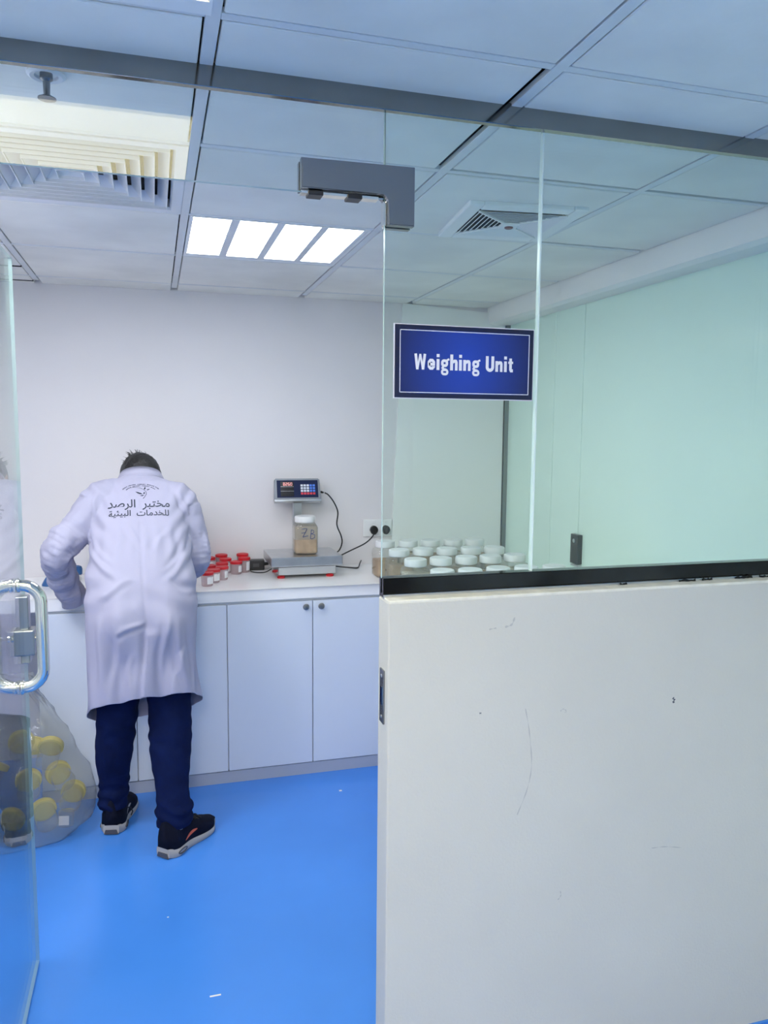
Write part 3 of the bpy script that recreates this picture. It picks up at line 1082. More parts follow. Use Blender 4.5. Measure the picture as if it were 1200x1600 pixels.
# powder above the fill line clings to the wall of this jar
bm = bmesh.new()
rings = [[Vector((a, b, z)) for a, b in rrect(-s + .003, s - .003, -s + .003, s - .003, .012, 5)] for z in (.074, .140)]
add_rings(bm, rings, True)
obj('dust_film', bm, sheet_glass('dust_film', (.93, .90, .84), (.74, .67, .56), .55, .3), sj, local=True)

# red-lidded specimen cups
RG = 'red-lidded specimen cups beside the lab coat sleeve'


def cup_proto(h_):
    t = thing('specimen_cup', 'x', 'cup', group=RG)
    bm = bmesh.new()
    lathe(bm, [(.024, .001), (.026, .004), (.029, h_ - .012), (.029, h_ - .010)], (0, 0, 0), 28)
    obj('body', bm, M['cup_clear'], t, smooth=True, local=True)
    bm = bmesh.new()
    lathe(bm, [(.0300, h_ - .013), (.0312, h_ - .012), (.0312, h_ - .002), (.029, h_), (.024, h_ - .0005), (.022, h_ - .0015)], (0, 0, 0), 32)
    obj('lid', bm, M['red'], t, smooth=True, local=True)
    bm = bmesh.new()
    ring = []
    for z in (.012, h_ - .020):
        r_ = .0264 + (z / h_) * .003
        ring.append([Vector((r_ * math.cos(a), r_ * math.sin(a), z)) for a in np.linspace(-1.45, .1, 10)])
    vv = [[bm.verts.new(p) for p in r] for r in ring]
    for k in range(9):
        bm.faces.new((vv[0][k], vv[0][k + 1], vv[1][k + 1], vv[1][k]))
    obj('paper_label', bm, M['paper'], t, local=True)
    return t


P65, P76, P87 = cup_proto(.066), cup_proto(.077), cup_proto(.087)
cups = [(P65, .385, 3.975, 'red-lidded cup with white label, in front of the pair next to the adapter'),
        (P76, .430, 4.017, 'red-lidded labelled cup just in front of the tallest one by the adapter'),
        (P87, .428, 4.080, 'tall red-lidded cup against the wall, nearest the black adapter'),
        (P87, .320, 4.080, 'tall red-lidded cup against the wall, in the middle of the group'),
        (P76, .334, 4.012, 'red-lidded cup just in front of the tall middle one'),
        (P65, .312, 3.948, 'red-lidded cup in the middle of the group, fourth row out from the wall'),
        (P65, .248, 3.888, 'red-lidded cup close to the sleeve, behind the front three'),
        (P65, .304, 3.838, 'red-lidded cup of the front three, farthest from the sleeve'),
        (P65, .259, 3.772, 'red-lidded cup with white label, middle of the front three'),
        (P65, .223, 3.698, 'red-lidded cup at the very front, half hidden by the coat'),
        (P76, .258, 4.062, 'red-lidded cup against the wall, peeping past the sleeve')]
seen = set()
for p_, x, y, lab in cups:
    o = copy_tree(p_) if p_.name in seen else p_
    seen.add(p_.name)
    o.location = (x, y, .917)
    o.rotation_euler = (0, 0, random.uniform(-.25, .25))
    o['label'] = lab
    o['group'] = RG

# small blue-capped containers near the elbow
t = thing('blue_capped_bottle', 'small blue-capped bottle standing between sleeve and coat', 'bottle', (-.372, 3.97, .917))
bm = bmesh.new()
lathe(bm, [(.020, .001), (.022, .004), (.022, .030), (.017, .036)], (0, 0, 0), 24)
obj('body', bm, M['jar_clear'], t, smooth=True, local=True)
bm = bmesh.new()
lathe(bm, [(.024, .032), (.026, .034), (.027, .058), (.023, .070), (.012, .075)], (0, 0, 0), 24)
obj('cap', bm, M['blue_cap'], t, smooth=True, local=True)
t = thing('funnel_cap', 'small blue cone-shaped cap on the worktop beside the sleeve', 'cap', (-.487, 3.885, .917))
bm = bmesh.new()
lathe(bm, [(.030, .000), (.030, .007), (.015, .034), (.005, .046), (.002, .047)], (0, 0, 0), 24)
obj('cone', bm, M['blue_cap'], t, smooth=True, local=True)

# lock on the green glass wall
t = thing('glass_door_lock', 'black patch lock low on the green glass wall', 'lock', (1.92, 3.285, 1.02))
obj('case', box(1.905, 1.930, 3.250, 3.320, 1.025, 1.165, .003), M['black'], t)
bm = bmesh.new()
lathe(bm, [(.010, 0), (.010, .003), (.006, .004)], (1.905, 3.285, 1.135), 16, (-1, 0, 0))
obj('cylinder', bm, M['steel'], t)
obj('foot_clip', box(1.908, 1.930, 3.252, 3.318, 1.012, 1.022, .002), M['steel'], t)

# scraps of dark tape on the sill
for k, (x, z, wd) in enumerate(((1.224, 1.295, .048), (1.281, 1.298, .03), (1.386, 1.302, .052), (1.048, 1.293, .02), (1.457, 1.301, .048))):
    bm = bmesh.new()
    n = 9
    top, bot = [], []
    for i in range(n):
        f = i / (n - 1)
        top.append((x + (f - .5) * wd, 1.5785 + random.uniform(-.0012, .0003), 1.2945 + random.uniform(.001, .007)))
        bot.append((x + (f - .5) * wd + random.uniform(-.002, .002), 1.5775 + random.uniform(-.002, 0), 1.2942 + random.uniform(-.0005, .0008)))
    vt_ = [bm.verts.new(p) for p in top]
    vb_ = [bm.verts.new(p) for p in bot]
    for i in range(n - 1):
        bm.faces.new((vt_[i], vt_[i + 1], vb_[i + 1], vb_[i]))
    r = bmesh.ops.solidify(bm, geom=bm.faces[:], thickness=.0006)
    tag(obj('tape_scrap', bm, M['black']), ['crumpled black tape scrap on the sill below the green panel', 'tiny black tape scrap next to the crumpled one on the sill', 'larger torn black tape scrap farther along the sill', 'speck of black tape on the sill nearest the pane joint', 'black tape scrap on the sill farthest from the doorway'][k], 'tape', 'black tape scraps on the half wall sill')

# ------------------------------------------------------------------ clear bag of yellow-lidded jars
bag = thing('plastic_bag', 'cloudy clear plastic bag of yellow-lidded jars slumped against the cabinet', 'bag', (-.56, 3.36, 0))
prof = [  # z, x0, x1, y0, y1
    (.004, -.80, -.37, 3.19, 3.52), (.030, -.835, -.315, 3.165, 3.545), (.10, -.85, -.275, 3.16, 3.555), (.20, -.83, -.285, 3.18, 3.55),
    (.30, -.79, -.335, 3.21, 3.54), (.38, -.75, -.365, 3.25, 3.53), (.46, -.71, -.425, 3.30, 3.50), (.54, -.675, -.485, 3.34, 3.47), (.60, -.645, -.525, 3.365, 3.45), (.64, -.65, -.52, 3.36, 3.46)]
bm = bmesh.new()
rings = []
NS = 60
for row in smooth_path(prof, 4):
    z, x0, x1, y0, y1 = row
    r = []
    for k in range(NS):
        a = 2 * PI * k / NS
        ca, sa = math.cos(a), math.sin(a)
        e = 2 / 2.4
        px = (x0 + x1) / 2 + (x1 - x0) / 2 * math.copysign(abs(ca) ** e, ca)
        py = (y0 + y1) / 2 + (y1 - y0) / 2 * math.copysign(abs(sa) ** e, sa)
        q = Vector((px, py, z))
        d = Vector((ca, sa, 0))
        cr = noise.noise(q * 7) * .026 + noise.noise(q * 19) * .012 + abs(noise.noise(q * 30)) * .010 + (math.sin(a * 11 + z * 7) * .010 + math.sin(a * 23) * .005) * ss(.34, .6, z)
        q += d * cr
        if z < .02:
            q.z = .003
        elif z > .02:
            q.z += noise.noise(q * 14 + Vector((3, 3, 3))) * .006
        r.append(q)
    rings.append(r)
add_rings(bm, rings, False)
bm.faces.new([v for v in bm.verts[:NS]])
obj('bag_film', bm, M['bag'], bag, smooth='all')
bm = bmesh.new()
tube(bm, [Vector((-.585 + .063 * math.cos(t), 3.41 + .048 * math.sin(t), .635 + .004 * math.sin(3 * t))) for t in np.linspace(0, 2 * PI, 24)], .003, 6)
obj('rolled_rim', bm, M['bag'], bag, smooth=True)
YG = 'yellow-lidded jars in the plastic bag'


def yjar(w_=.10):
    t = thing('lidded_jar', 'x', 'jar', group=YG)
    bm = bmesh.new()
    lathe(bm, [(.036, -.060), (.042, -.057), (.043, .02), (.038, .028)], (0, 0, 0), 26)
    obj('body', bm, M['jar_clear'], t, smooth=True, local=True)
    bm = bmesh.new()
    lathe(bm, [(.047, .022), (.050, .024), (.050, .042), (.047, .046), (.040, .045), (.038, .042)], (0, 0, 0), 36)
    obj('lid', bm, M['yellow'], t, smooth=True, local=True)
    return t


yp = yjar()
spots = [((-.440, 3.345, .325), (-62, 12, 0), 'yellow-lidded jar at the top of the bag, lid tipped to the front'),
         ((-.545, 3.345, .365), (-80, -45, 0), 'yellow-lidded jar high in the bag by the door edge'),
         ((-.515, 3.290, .220), (-75, -30, 0), 'yellow-lidded jar in the middle of the bag, seen lid-on'),
         ((-.400, 3.335, .225), (-85, -35, 20), 'yellow-lidded jar beside the middle one, turned towards the floor edge'),
         ((-.365, 3.400, .105), (-80, 25, 0), 'yellow-lidded jar in the bag nearest the person shoe'),
         ((-.455, 3.265, .100), (-68, -50, 0), 'yellow-lidded jar low in the bag with its lid edge towards us'),
         ((-.590, 3.262, .078), (-70, 60, 0), 'yellow-lidded jar at the bottom front of the bag'),
         ((-.690, 3.310, .095), (-88, 10, 0), 'yellow-lidded jar low in the bag behind the door glass'),
         ((-.655, 3.340, .265), (-20, 30, 0), 'yellow-lidded jar high in the bag behind the door glass'),
         ((-.520, 3.455, .290), (15, 10, 0), 'upright yellow-lidded jar deep inside the bag')]
for k, (loc, r, lab) in enumerate(spots):
    o = yp if k == 0 else copy_tree(yp)
    o.location = loc
    o.rotation_euler = [math.radians(a) for a in r]
    o['label'] = lab
    o['group'] = YG
t = thing('specimen_pot', 'clear pot with a white label at the foot of the bag', 'jar', (-.375, 3.262, .075))
bm = bmesh.new()
lathe(bm, [(.026, -.03), (.03, -.027), (.03, .03), (.027, .032)], (0, 0, 0), 24)
obj('body', bm, M['jar_clear'], t, smooth=True, local=True)
obj('paper_label', box(-.020, .020, -.0315, -.0305, -.018, .018), mat('greyed_label', (.5, .5, .53), .6), t, local=True)
t.rotation_euler = (math.radians(-10), 0, math.radians(-12))

# ================================================================== PERSON, bent over the counter with the back to us
pe = thing('person', 'person in white lab coat and navy trousers bent over the counter', 'person', (-.07, 3.15, 0))
SH_L, EL_L, WR_L = (-.215, 3.43, 1.345), (-.385, 3.335, 1.150), (-.345, 3.500, .955)
SH_R, EL_R, WR_R = (.095, 3.43, 1.335), (.160, 3.385, 1.105), (.085, 3.585, .985)

# the body: head with face, neck, trunk, arms, hands with fingers, legs - one surface
bm = bmesh.new()
HC = Vector((-.062, 3.625, 1.435))
HR = Matrix.Rotation(math.radians(-58), 3, 'X')        # nodding down: local +Y face, +Z crown


def hp(x, y, z):
    return HC + HR @ Vector((x, y, z))


ball(bm, HC, .1, .80, .98, 1.02, 3, HR)
ball(bm, hp(0, .030, -.055), .072, .82, .92, 1.0, 3, HR)            # jaw
ball(bm, hp(0, .082, -.105), .022, 1.1, .9, .8, 2, HR)              # chin
ball(bm, hp(0, .104, -.028), .014, .8, 1.1, 1.8, 2, HR)             # nose
ball(bm, hp(0, .112, -.044), .012, 1.25, .9, .8, 2, HR)
ball(bm, hp(0, .086, .018), .030, 1.9, .5, .45, 2, HR)              # brow
for s in (1, -1):
    ball(bm, hp(s * .034, .082, -.008), .013, 1.2, .7, .8, 2, HR)   # eyes
    ball(bm, hp(s * .083, -.008, -.018), .030, .28, .62, 1.05, 2, HR)  # ears
    ball(bm, hp(s * .046, .066, -.045), .024, 1, .7, 1, 2, HR)      # cheeks
for q in (.004, -.004):
    ball(bm, hp(0, .097, -.072 + q), .012, 1.9, .55, .42, 2, HR)    # lips
limb(bm, [(-.062, 3.49, 1.415), hp(0, -.02, -.07)], [.060, .056])
limb(bm, [(-.07, 3.20, .92), (-.07, 3.26, 1.08), (-.066, 3.38, 1.25), (-.062, 3.47, 1.36)], [.115, .095, .092, .070])
limb(bm, [(-.205, 3.44, 1.335), (-.062, 3.46, 1.36), (.085, 3.44, 1.325)], [.048, .060, .048])
limb(bm, [SH_L, EL_L], [.050, .038])
limb(bm, [EL_L, WR_L], [.040, .027])
limb(bm, [SH_R, EL_R], [.050, .038])
limb(bm, [EL_R, WR_R], [.040, .027])
HIP_L, KN_L, AN_L = (-.150, 3.21, .88), (-.178, 3.245, .48), (-.190, 3.275, .085)
HIP_R, KN_R, AN_R = (.015, 3.20, .88), (.040, 3.175, .48), (.043, 3.065, .085)
for a, b, c in ((HIP_L, KN_L, AN_L), (HIP_R, KN_R, AN_R)):
    limb(bm, [a, b], [.078, .046])
    limb(bm, [b, c], [.046, .028])


def hand(wr, palm_dir, side_dir, curl):
    """palm, four unequal bent fingers and a thumb leaving the side of the palm"""
    d, s = Vector(palm_dir).normalized(), Vector(side_dir).normalized()
    s = (s - d * s.dot(d)).normalized()
    n = d.cross(s).normalized()
    if n.z < 0:
        n = -n
    wv = Vector(wr)
    for q in (-.024, -.008, .008, .024):
        limb(bm, [wv + s * q * .6, wv + d * .085 + s * q], [.014, .012], 10)
    for q, ln in ((-.030, .062), (-.010, .074), (.010, .078), (.030, .070)):
        b = wv + d * .084 + s * q
        m1 = b + d * ln * .45 + n * .004
        m2 = m1 + d * ln * .30 - n * curl * .6
        tip = m2 + d * ln * .15 - n * curl
        limb(bm, [b, m1, m2, tip], [.0095, .009, .008, .0072], 10)
    b = wv + d * .025 + s * .026
    limb(bm, [b, b + d * .026 + s * .024 - n * .004, b + d * .052 + s * .030 - n * .010], [.012, .010, .0085], 10)


hand((WR_L[0] + .005, WR_L[1] + .015, WR_L[2] - .005), (.62, .78, -.10), (-.78, .62, 0), .010)
hand((WR_R[0] - .004, WR_R[1] + .012, WR_R[2] - .008), (-.40, .90, -.20), (-.9, -.4, 0), .012)
body = obj('body', voxel(bm, .0052, 5), M['skin'], pe, smooth='all')

# hair: cap over crown and nape with short tufts
bm = bmesh.new()
rr = bmesh.ops.create_icosphere(bm, subdivisions=5, radius=.1)
cut = []
for v in bm.verts:
    q = v.co.copy()
    n_ = q.normalized()
    face_front = n_.y > .50 and n_.z < .62
    low = n_.z < -.62 + .45 * max(0, n_.y)
    if face_front or low:
        cut.append(v)
    t_ = 1.07 + .035 * noise.noise(q * 55) + .02 * noise.noise(q * 130)
    if n_.z > .80 and n_.y < .3:
        t_ += .05 + .05 * abs(noise.noise(q * 90))
    v.co = HC + HR @ Vector((q.x * .83 * t_, q.y * 1.0 * t_, q.z * 1.04 * t_))
bmesh.ops.delete(bm, geom=cut, context='VERTS')
for i in range(260):
    a, rad = random.uniform(0, 2 * PI), random.uniform(0, .055)
    b = hp(-.012 + rad * math.cos(a), -.02 + rad * math.sin(a), .088)
    dr_ = HR @ Vector((math.cos(a) * .8 - .3, -.2 + math.sin(a) * .4, 1))
    tube(bm, [b, b + dr_ * .009, b + dr_ * random.uniform(.010, .019) + Vector((random.uniform(-.010, .002), 0, 0))], [.0018, .0012, .0003], 5)
obj('hair', bm, M['hair'], pe, smooth='all')

# ---- lab coat
T = [  # back (y, z), front (y, z), x left, x right, squareness
    ((3.075, .50), (3.345, .335), -.298, .192, 2.6),
    ((3.062, .615), (3.340, .43), -.292, .184, 2.6),
    ((3.055, .72), (3.345, .55), -.277, .169, 2.5),
    ((3.045, .82), (3.35, .68), -.268, .154, 2.5),
    ((3.045, .93), (3.34, .83), -.270, .152, 2.5),
    ((3.090, 1.07), (3.37, .98), -.272, .152, 2.5),
    ((3.180, 1.20), (3.44, 1.07), -.264, .138, 2.5),
    ((3.270, 1.30), (3.53, 1.14), -.262, .140, 2.6),
    ((3.350, 1.385), (3.60, 1.22), -.268, .150, 2.8),
    ((3.400, 1.428), (3.63, 1.29), -.248, .125, 2.7),
    ((3.437, 1.450), (3.63, 1.345), -.190, .062, 2.4),
    ((3.462, 1.462), (3.62, 1.385), -.140, .018, 2.1)]
rows_t = smooth_path([(b[0], b[1], f[0], f[1], xl, xr, e) for b, f, xl, xr, e in T], 5)
bm = bmesh.new()
rings = []
for by, bz, fy, fz, xl, xr, e in rows_t:
    cy_, cz_ = (by + fy) / 2, (bz + fz) / 2
    vy, vz = (by - fy) / 2, (bz - fz) / 2
    cx_, u_ = (xl + xr) / 2, (xr - xl) / 2
    ring = []
    for k in range(72):
        a = 2 * PI * k / 72
        ca, sa = math.cos(a), math.sin(a)
        p_ = 2 / e
        X = math.copysign(abs(ca) ** p_, ca)
        Y = math.copysign(abs(sa) ** p_, sa)
        ring.append(Vector((cx_ + u_ * X, cy_ + vy * Y, cz_ + vz * Y)))
    rings.append(ring)
add_rings(bm, rings, True)
SLV = {}
for key, pts, rs in (('l', [(-.165, 3.455, 1.370), SH_L, (-.310, 3.375, 1.240), EL_L, (-.378, 3.420, 1.045), (-.348, 3.500, .935), (-.335, 3.53, .880)], [.070, .082, .070, .064, .058, .052, .050]),
                     ('r', [(.030, 3.455, 1.360), SH_R, (.142, 3.400, 1.215), EL_R, (.128, 3.480, 1.045), (.088, 3.575, .985), (.075, 3.61, .965)], [.070, .076, .064, .060, .056, .052, .050])):
    path = smooth_path([(*p, r) for p, r in zip(pts, rs)], 8)
    SLV[key] = path
    tube(bm, [p[:3] for p in path], [float(p[3]) for p in path], 32)
    ball(bm, pts[0], rs[0], sub=3)
me = voxel(bm, .0058, 10, .5)
me.update()
co = np.array([v.co[:] for v in me.vertices])
no = np.array([v.normal[:] for v in me.vertices])
paths = {k: (np.array([p[:3] for p in v]), np.array([p[3] for p in v])) for k, v in SLV.items()}


def ga(x, c, s):
    return math.exp(-((x - c) / s) ** 2)


SEAM0 = -.060
CREASES = [  # x, z -> x, z on the back, half width, depth
    (-.255, 1.225, -.165, 1.120, .011, .0060), (-.245, 1.170, -.150, 1.070, .012, .0050), (.125, 1.215, .045, 1.100, .011, .0055), (.118, 1.150, .030, 1.060, .012, .0045),
    (.098, 1.385, .138, 1.250, .010, .0070), (-.225, 1.385, -.250, 1.260, .010, .0055), (-.150, .875, -.050, .925, .010, .0060), (-.150, .860, -.165, .650, .014, .0065),
    (.062, .900, .098, .640, .013, .0070), (.030, .930, .012, .690, .012, .0060), (-.215, 1.010, -.095, 1.075, .013, .0050), (.135, 1.000, .025, 1.060, .013, .0050),
    (-.205, .930, -.225, .640, .014, .0050), (.130, .880, .140, .600, .012, .0050), (-.120, 1.260, -.030, 1.180, .012, .0030), (.060, 1.250, -.020, 1.170, .012, .0030),
    (-.100, .790, -.115, .640, .010, .0045), (.095, .800, .060, .700, .010, .0050)]


def creases(x, z):
    t_ = 0.0
    for x0, z0, x1, z1, w_, am in CREASES:
        dx, dz = x1 - x0, z1 - z0
        l2 = dx * dx + dz * dz
        f = ((x - x0) * dx + (z - z0) * dz) / l2
        if f < -.15 or f > 1.15:
            continue
        s_ = ((x - x0) * dz - (z - z0) * dx) / math.sqrt(l2) + .006 * math.sin(f * 5 + x0 * 40)
        if abs(s_) > w_ * 4:
            continue
        q_ = s_ / w_
        t_ += am * (math.exp(-q_ * q_) - .7 * math.exp(-(q_ - 1.6) ** 2)) * ss(-.15, .2, f) * ss(1.15, .7, f)
    return t_


for i in range(len(co)):
    p, n_ = co[i], no[i]
    x, y, z = p
    d = 0.0
    arm = 0
    for key in ('l', 'r'):
        pp, rr_ = paths[key]
        dd = np.linalg.norm(pp - p, axis=1)
        j = int(dd.argmin())
        f = j / (len(pp) - 1)
        if f > .22 and dd[j] < rr_[j] * 1.22 and (abs(x + .06) > .19 or f > .45):
            arm = 1
            ang = math.atan2(n_[2], n_[0] * .8 + n_[1])
            q = Vector((x, y, z))
            d += (.0048 * math.sin(f * 34 + 2.6 * math.sin(ang + .6) + 5.0 * noise.noise(q * 7)) * (ss(.30, .42, f) * (1 - .5 * ss(.75, .95, f)))
                  + .008 * noise.noise(q * 13 + Vector((5, 1, 2))) + .004 * noise.noise(q * 30))
            break
    if not arm:
        u = x - SEAM0
        q = Vector((x, y, z))
        wsk = ss(1.02, .66, z)
        back = ss(.25, -.15, n_[1])
        d += wsk * (.0105 * math.sin(u * 41 + .9 + 2.0 * z) + .0040 * math.sin(u * 83 + z * 9) + .014 * noise.noise(Vector((x * 9, y * 6, z * 2.2))))
        # seat of the trousers pushing the cloth out, hollow below
        d += back * (.024 * ga(u, -.082, .055) * ga(z, .93, .09) + .022 * ga(u, .085, .050) * ga(z, .90, .085)
                     - .018 * ga(u, -.055, .050) * ga(z, .75, .075) - .020 * ga(u, .095, .032) * ga(z, .75, .09) - .016 * ga(u, .012, .022) * ga(z, .80, .14))
        # centre back seam, then the vent with its overlapping flap
        sx = SEAM0 + ss(1.27, .87, z) * .014 - ss(.87, .60, z) * .020
        d += back * (-.0035 * ga(x, sx, .006)) * ss(.86, .90, z) * ss(1.30, 1.26, z)
        if z < .90:
            d += back * .011 * ss(.90, .86, z) * (ss(sx - .003, sx + .003, x) * (1 - ss(.0, .085, x - sx)) - .3 * ga(x, sx - .012, .010))
        d += back * creases(x, z)
        # blades, spine hollow, drag lines from the armholes, gathers under the lettering
        up = ss(1.02, 1.15, z) * back
        d += up * (.010 * ga(u, -.115, .06) * ga(z, 1.30, .10) + .010 * ga(u, .115, .06) * ga(z, 1.29, .10))
        d += up * ss(.07, .16, abs(u)) * .0042 * math.sin((z * 1.0 - abs(u) * .95) * 72 + 1.5 * noise.noise(q * 7))
        d += back * .0022 * math.sin(u * 130 + 2 * noise.noise(q * 8)) * ga(z, 1.20, .055)
        d += back * .0050 * noise.noise(Vector((x * 16, y * 8, z * 5))) * (.35 + ss(1.30, 1.1, z))
        d += back * .006 * math.sin((z + abs(u + .02) * .55) * 60) * ga(z, 1.02, .07) * (.4 + .6 * ss(.05, .15, abs(u)))
    co[i] = p + n_ * d
me.vertices.foreach_set('co', co.ravel())
me.update()
bm = bmesh.new()
bm.from_mesh(me)
# hem: cut low in front, high at the back, with a lifted corner at the vent
HB, HF = Vector((-.06, 3.055, .618)), Vector((-.06, 3.345, .445))
hn = (HF - HB).cross(Vector((1, 0, 0))).normalized()
if hn.z < 0:
    hn = -hn
hn = (hn + Vector((-.06, 0, 0))).normalized()
g = bm.verts[:] + bm.edges[:] + bm.faces[:]
g = [e for e in g if (e.co.z if isinstance(e, bmesh.types.BMVert) else (e.verts[0].co.z)) < .76]
bmesh.ops.bisect_plane(bm, geom=g, plane_co=HB, plane_no=hn, clear_inner=True)
for key, wr_ in (('l', SLV['l']), ('r', SLV['r'])):
    c_ = Vector(wr_[-6][:3])
    dn = (Vector(wr_[-3][:3]) - Vector(wr_[-9][:3])).normalized()
    if key == 'l':
        dn = (dn + Vector((.15, 0, -.5))).normalized()
    g = [e for e in bm.verts[:] + bm.edges[:] + bm.faces[:] if ((e.co if isinstance(e, bmesh.types.BMVert) else e.verts[0].co) - c_).length < .12
         and (key == 'l' or (e.co if isinstance(e, bmesh.types.BMVert) else e.verts[0].co).y > 3.50)]
    if key == 'l':
        g = [e for e in g if (e.co if isinstance(e, bmesh.types.BMVert) else e.verts[0].co).x < -.275]
    bmesh.ops.bisect_plane(bm, geom=g, plane_co=c_, plane_no=dn, clear_outer=True)
# neck opening
nc = Vector((-.061, 3.535, 1.425))
nn = (HC - Vector((-.061, 3.48, 1.39))).normalized()
g = [e for e in bm.verts[:] + bm.edges[:] + bm.faces[:] if ((e.co if isinstance(e, bmesh.types.BMVert) else e.verts[0].co) - nc).length < .13]
bmesh.ops.bisect_plane(bm, geom=g, plane_co=nc + nn * -.004, plane_no=nn, clear_outer=True)
bmesh.ops.recalc_face_normals(bm, faces=bm.faces)
coat_tree = BVHTree.FromBMesh(bm)
me2 = bpy.data.meshes.new('lab_coat')
bm.to_mesh(me2)
bm.free()
bpy.data.meshes.remove(me)
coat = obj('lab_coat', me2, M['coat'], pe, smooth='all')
so_ = coat.modifiers.new('cloth', 'SOLIDIFY')
so_.thickness = .0022
so_.offset = -1

# collar standing round the neck
bm = bmesh.new()
ou, inn = [], []
for k in range(40):
    a = PI * (1.02 + .96 * k / 39) if False else (PI * 1.5 + (k / 39 - .5) * PI * 1.55)
    ca, sa = math.cos(a), math.sin(a)
    base = Vector((-.060 + .092 * ca, 3.535 + .075 * sa, 1.420 - .33 * .075 * sa + .0 * ca))
    top = Vector((-.060 + .086 * ca, 3.553 + .072 * sa, 1.448 - .55 * .072 * sa))
    fold = Vector((-.060 + .100 * ca, 3.530 + .087 * sa, 1.417 - .38 * .087 * sa))
    ou.append((base, top, fold))
vr = [[bm.verts.new(p) for p in r] for r in ou]
for i in range(39):
    for j in range(2):
        bm.faces.new((vr[i][j], vr[i + 1][j], vr[i + 1][j + 1], vr[i][j + 1]))
bmesh.ops.subdivide_edges(bm, edges=bm.edges[:], cuts=1, use_grid_fill=True)
bmesh.ops.recalc_face_normals(bm, faces=bm.faces)
cob = obj('collar', bm, M['coat'], coat, smooth='all')
m_ = cob.modifiers.new('s', 'SOLIDIFY')
m_.thickness = .003
m_.offset = 0

# lettering and emblem printed on the back
FORMS = {'ا': ('FE8D', 'FE8E', None, None), 'ب': ('FE8F', 'FE90', 'FE91', 'FE92'), 'ة': ('FE93', 'FE94', None, None), 'ت': ('FE95', 'FE96', 'FE97', 'FE98'),
         'خ': ('FEA5', 'FEA6', 'FEA7', 'FEA8'), 'د': ('FEA9', 'FEAA', None, None), 'ر': ('FEAD', 'FEAE', None, None), 'ص': ('FEB9', 'FEBA', 'FEBB', 'FEBC'),
         'ل': ('FEDD', 'FEDE', 'FEDF', 'FEE0'), 'م': ('FEE1', 'FEE2', 'FEE3', 'FEE4'), 'ي': ('FEF1', 'FEF2', 'FEF3', 'FEF4'), 'ئ': ('FE89', 'FE8A', 'FE8B', 'FE8C')}


def shaped(s):
    out = []
    for i, c in enumerate(s):
        if c == ' ':
            out.append('  ')
            continue
        p = i > 0 and s[i - 1] != ' ' and FORMS[s[i - 1]][2]
        n = i < len(s) - 1 and s[i + 1] != ' ' and FORMS[c][2]
        out.append(chr(int(FORMS[c][3 if p and n else 2 if n else 1 if p else 0], 16)))
    return ''.join(reversed(out))


def text_mesh(s, width, height, bold):
    cu = bpy.data.curves.new('t', 'FONT')
    cu.body = s
    cu.size = 1
    cu.resolution_u = 4
    cu.offset = bold
    o = bpy.data.objects.new('t', cu)
    C.objects.link(o)
    m = bpy.data.meshes.new_from_object(o.evaluated_get(bpy.context.evaluated_depsgraph_get()))
    bpy.data.objects.remove(o)
    xs_ = [v.co.x for v in m.vertices]
    ys_ = [v.co.y for v in m.vertices]
    kx, ky = width / (max(xs_) - min(xs_)), height / (max(ys_) - min(ys_))
    mx_, my_ = (max(xs_) + min(xs_)) / 2, (max(ys_) + min(ys_)) / 2
    for v in m.vertices:
        v.co = Vector(((v.co.x - mx_) * kx, (v.co.y - my_) * ky, 0))
    return m


UPV = Vector((0, .70, .714)).normalized()
NRM = Vector((0, -.714, .70))
O0 = Vector((-.066, 3.312, 1.340))


def on_back(x, s):
    """x across, s up along the back, from the middle of the first line"""
    a = O0 + Vector((x, 0, 0)) + UPV * s + NRM * .15
    hit, n_, i_, d_ = coat_tree.ray_cast(a, -NRM, .4)
    if hit is None:
        hit = O0 + Vector((x, 0, 0)) + UPV * s
    return hit + NRM * .0014


bm = bmesh.new()
for s_, wd, ht, cx_, cs, bold in (('مختبر الرصد', .240, .054, 0, -.003, .012), ('للخدمات البيئية', .232, .037, 0, -.048, .012)):
    m = text_mesh(shaped(s_), wd, ht, bold)
    tb = bmesh.new()
    tb.from_mesh(m)
    bmesh.ops.triangulate(tb, faces=tb.faces)
    for _ in range(2):
        long_e = [e for e in tb.edges if e.calc_length() > .007]
        if long_e:
            bmesh.ops.subdivide_edges(tb, edges=long_e, cuts=1)
            bmesh.ops.triangulate(tb, faces=tb.faces)
    for v in tb.verts:
        v.co = on_back(v.co.x + cx_ - .0, v.co.y + cs)
    tmpm = bpy.data.meshes.new('t')
    tb.to_mesh(tmpm)
    tb.free()
    bm.from_mesh(tmpm)
    bpy.data.meshes.remove(tmpm)
    bpy.data.meshes.remove(m)
obj('printed_lettering', bm, M['ink'], coat)


def dab(bm, pts):
    vs = [bm.verts.new(on_back(x, s)) for x, s in pts]
    bm.faces.new(vs)


def ribbon(bm, pts, w0, w1):
    n = len(pts)
    a, b = [], []
    for i, (x, s) in enumerate(pts):
        x2, s2 = pts[min(i + 1, n - 1)]
        x1, s1 = pts[max(i - 1, 0)]
        l = math.hypot(x2 - x1, s2 - s1)
        nx, ny = -(s2 - s1) / l, (x2 - x1) / l
        wd = w0 + (w1 - w0) * i / (n - 1)
        a.append(bm.verts.new(on_back(x + nx * wd, s + ny * wd)))
        b.append(bm.verts.new(on_back(x - nx * wd, s - ny * wd)))
    for i in range(n - 1):
        bm.faces.new((a[i], a[i + 1], b[i + 1], b[i]))


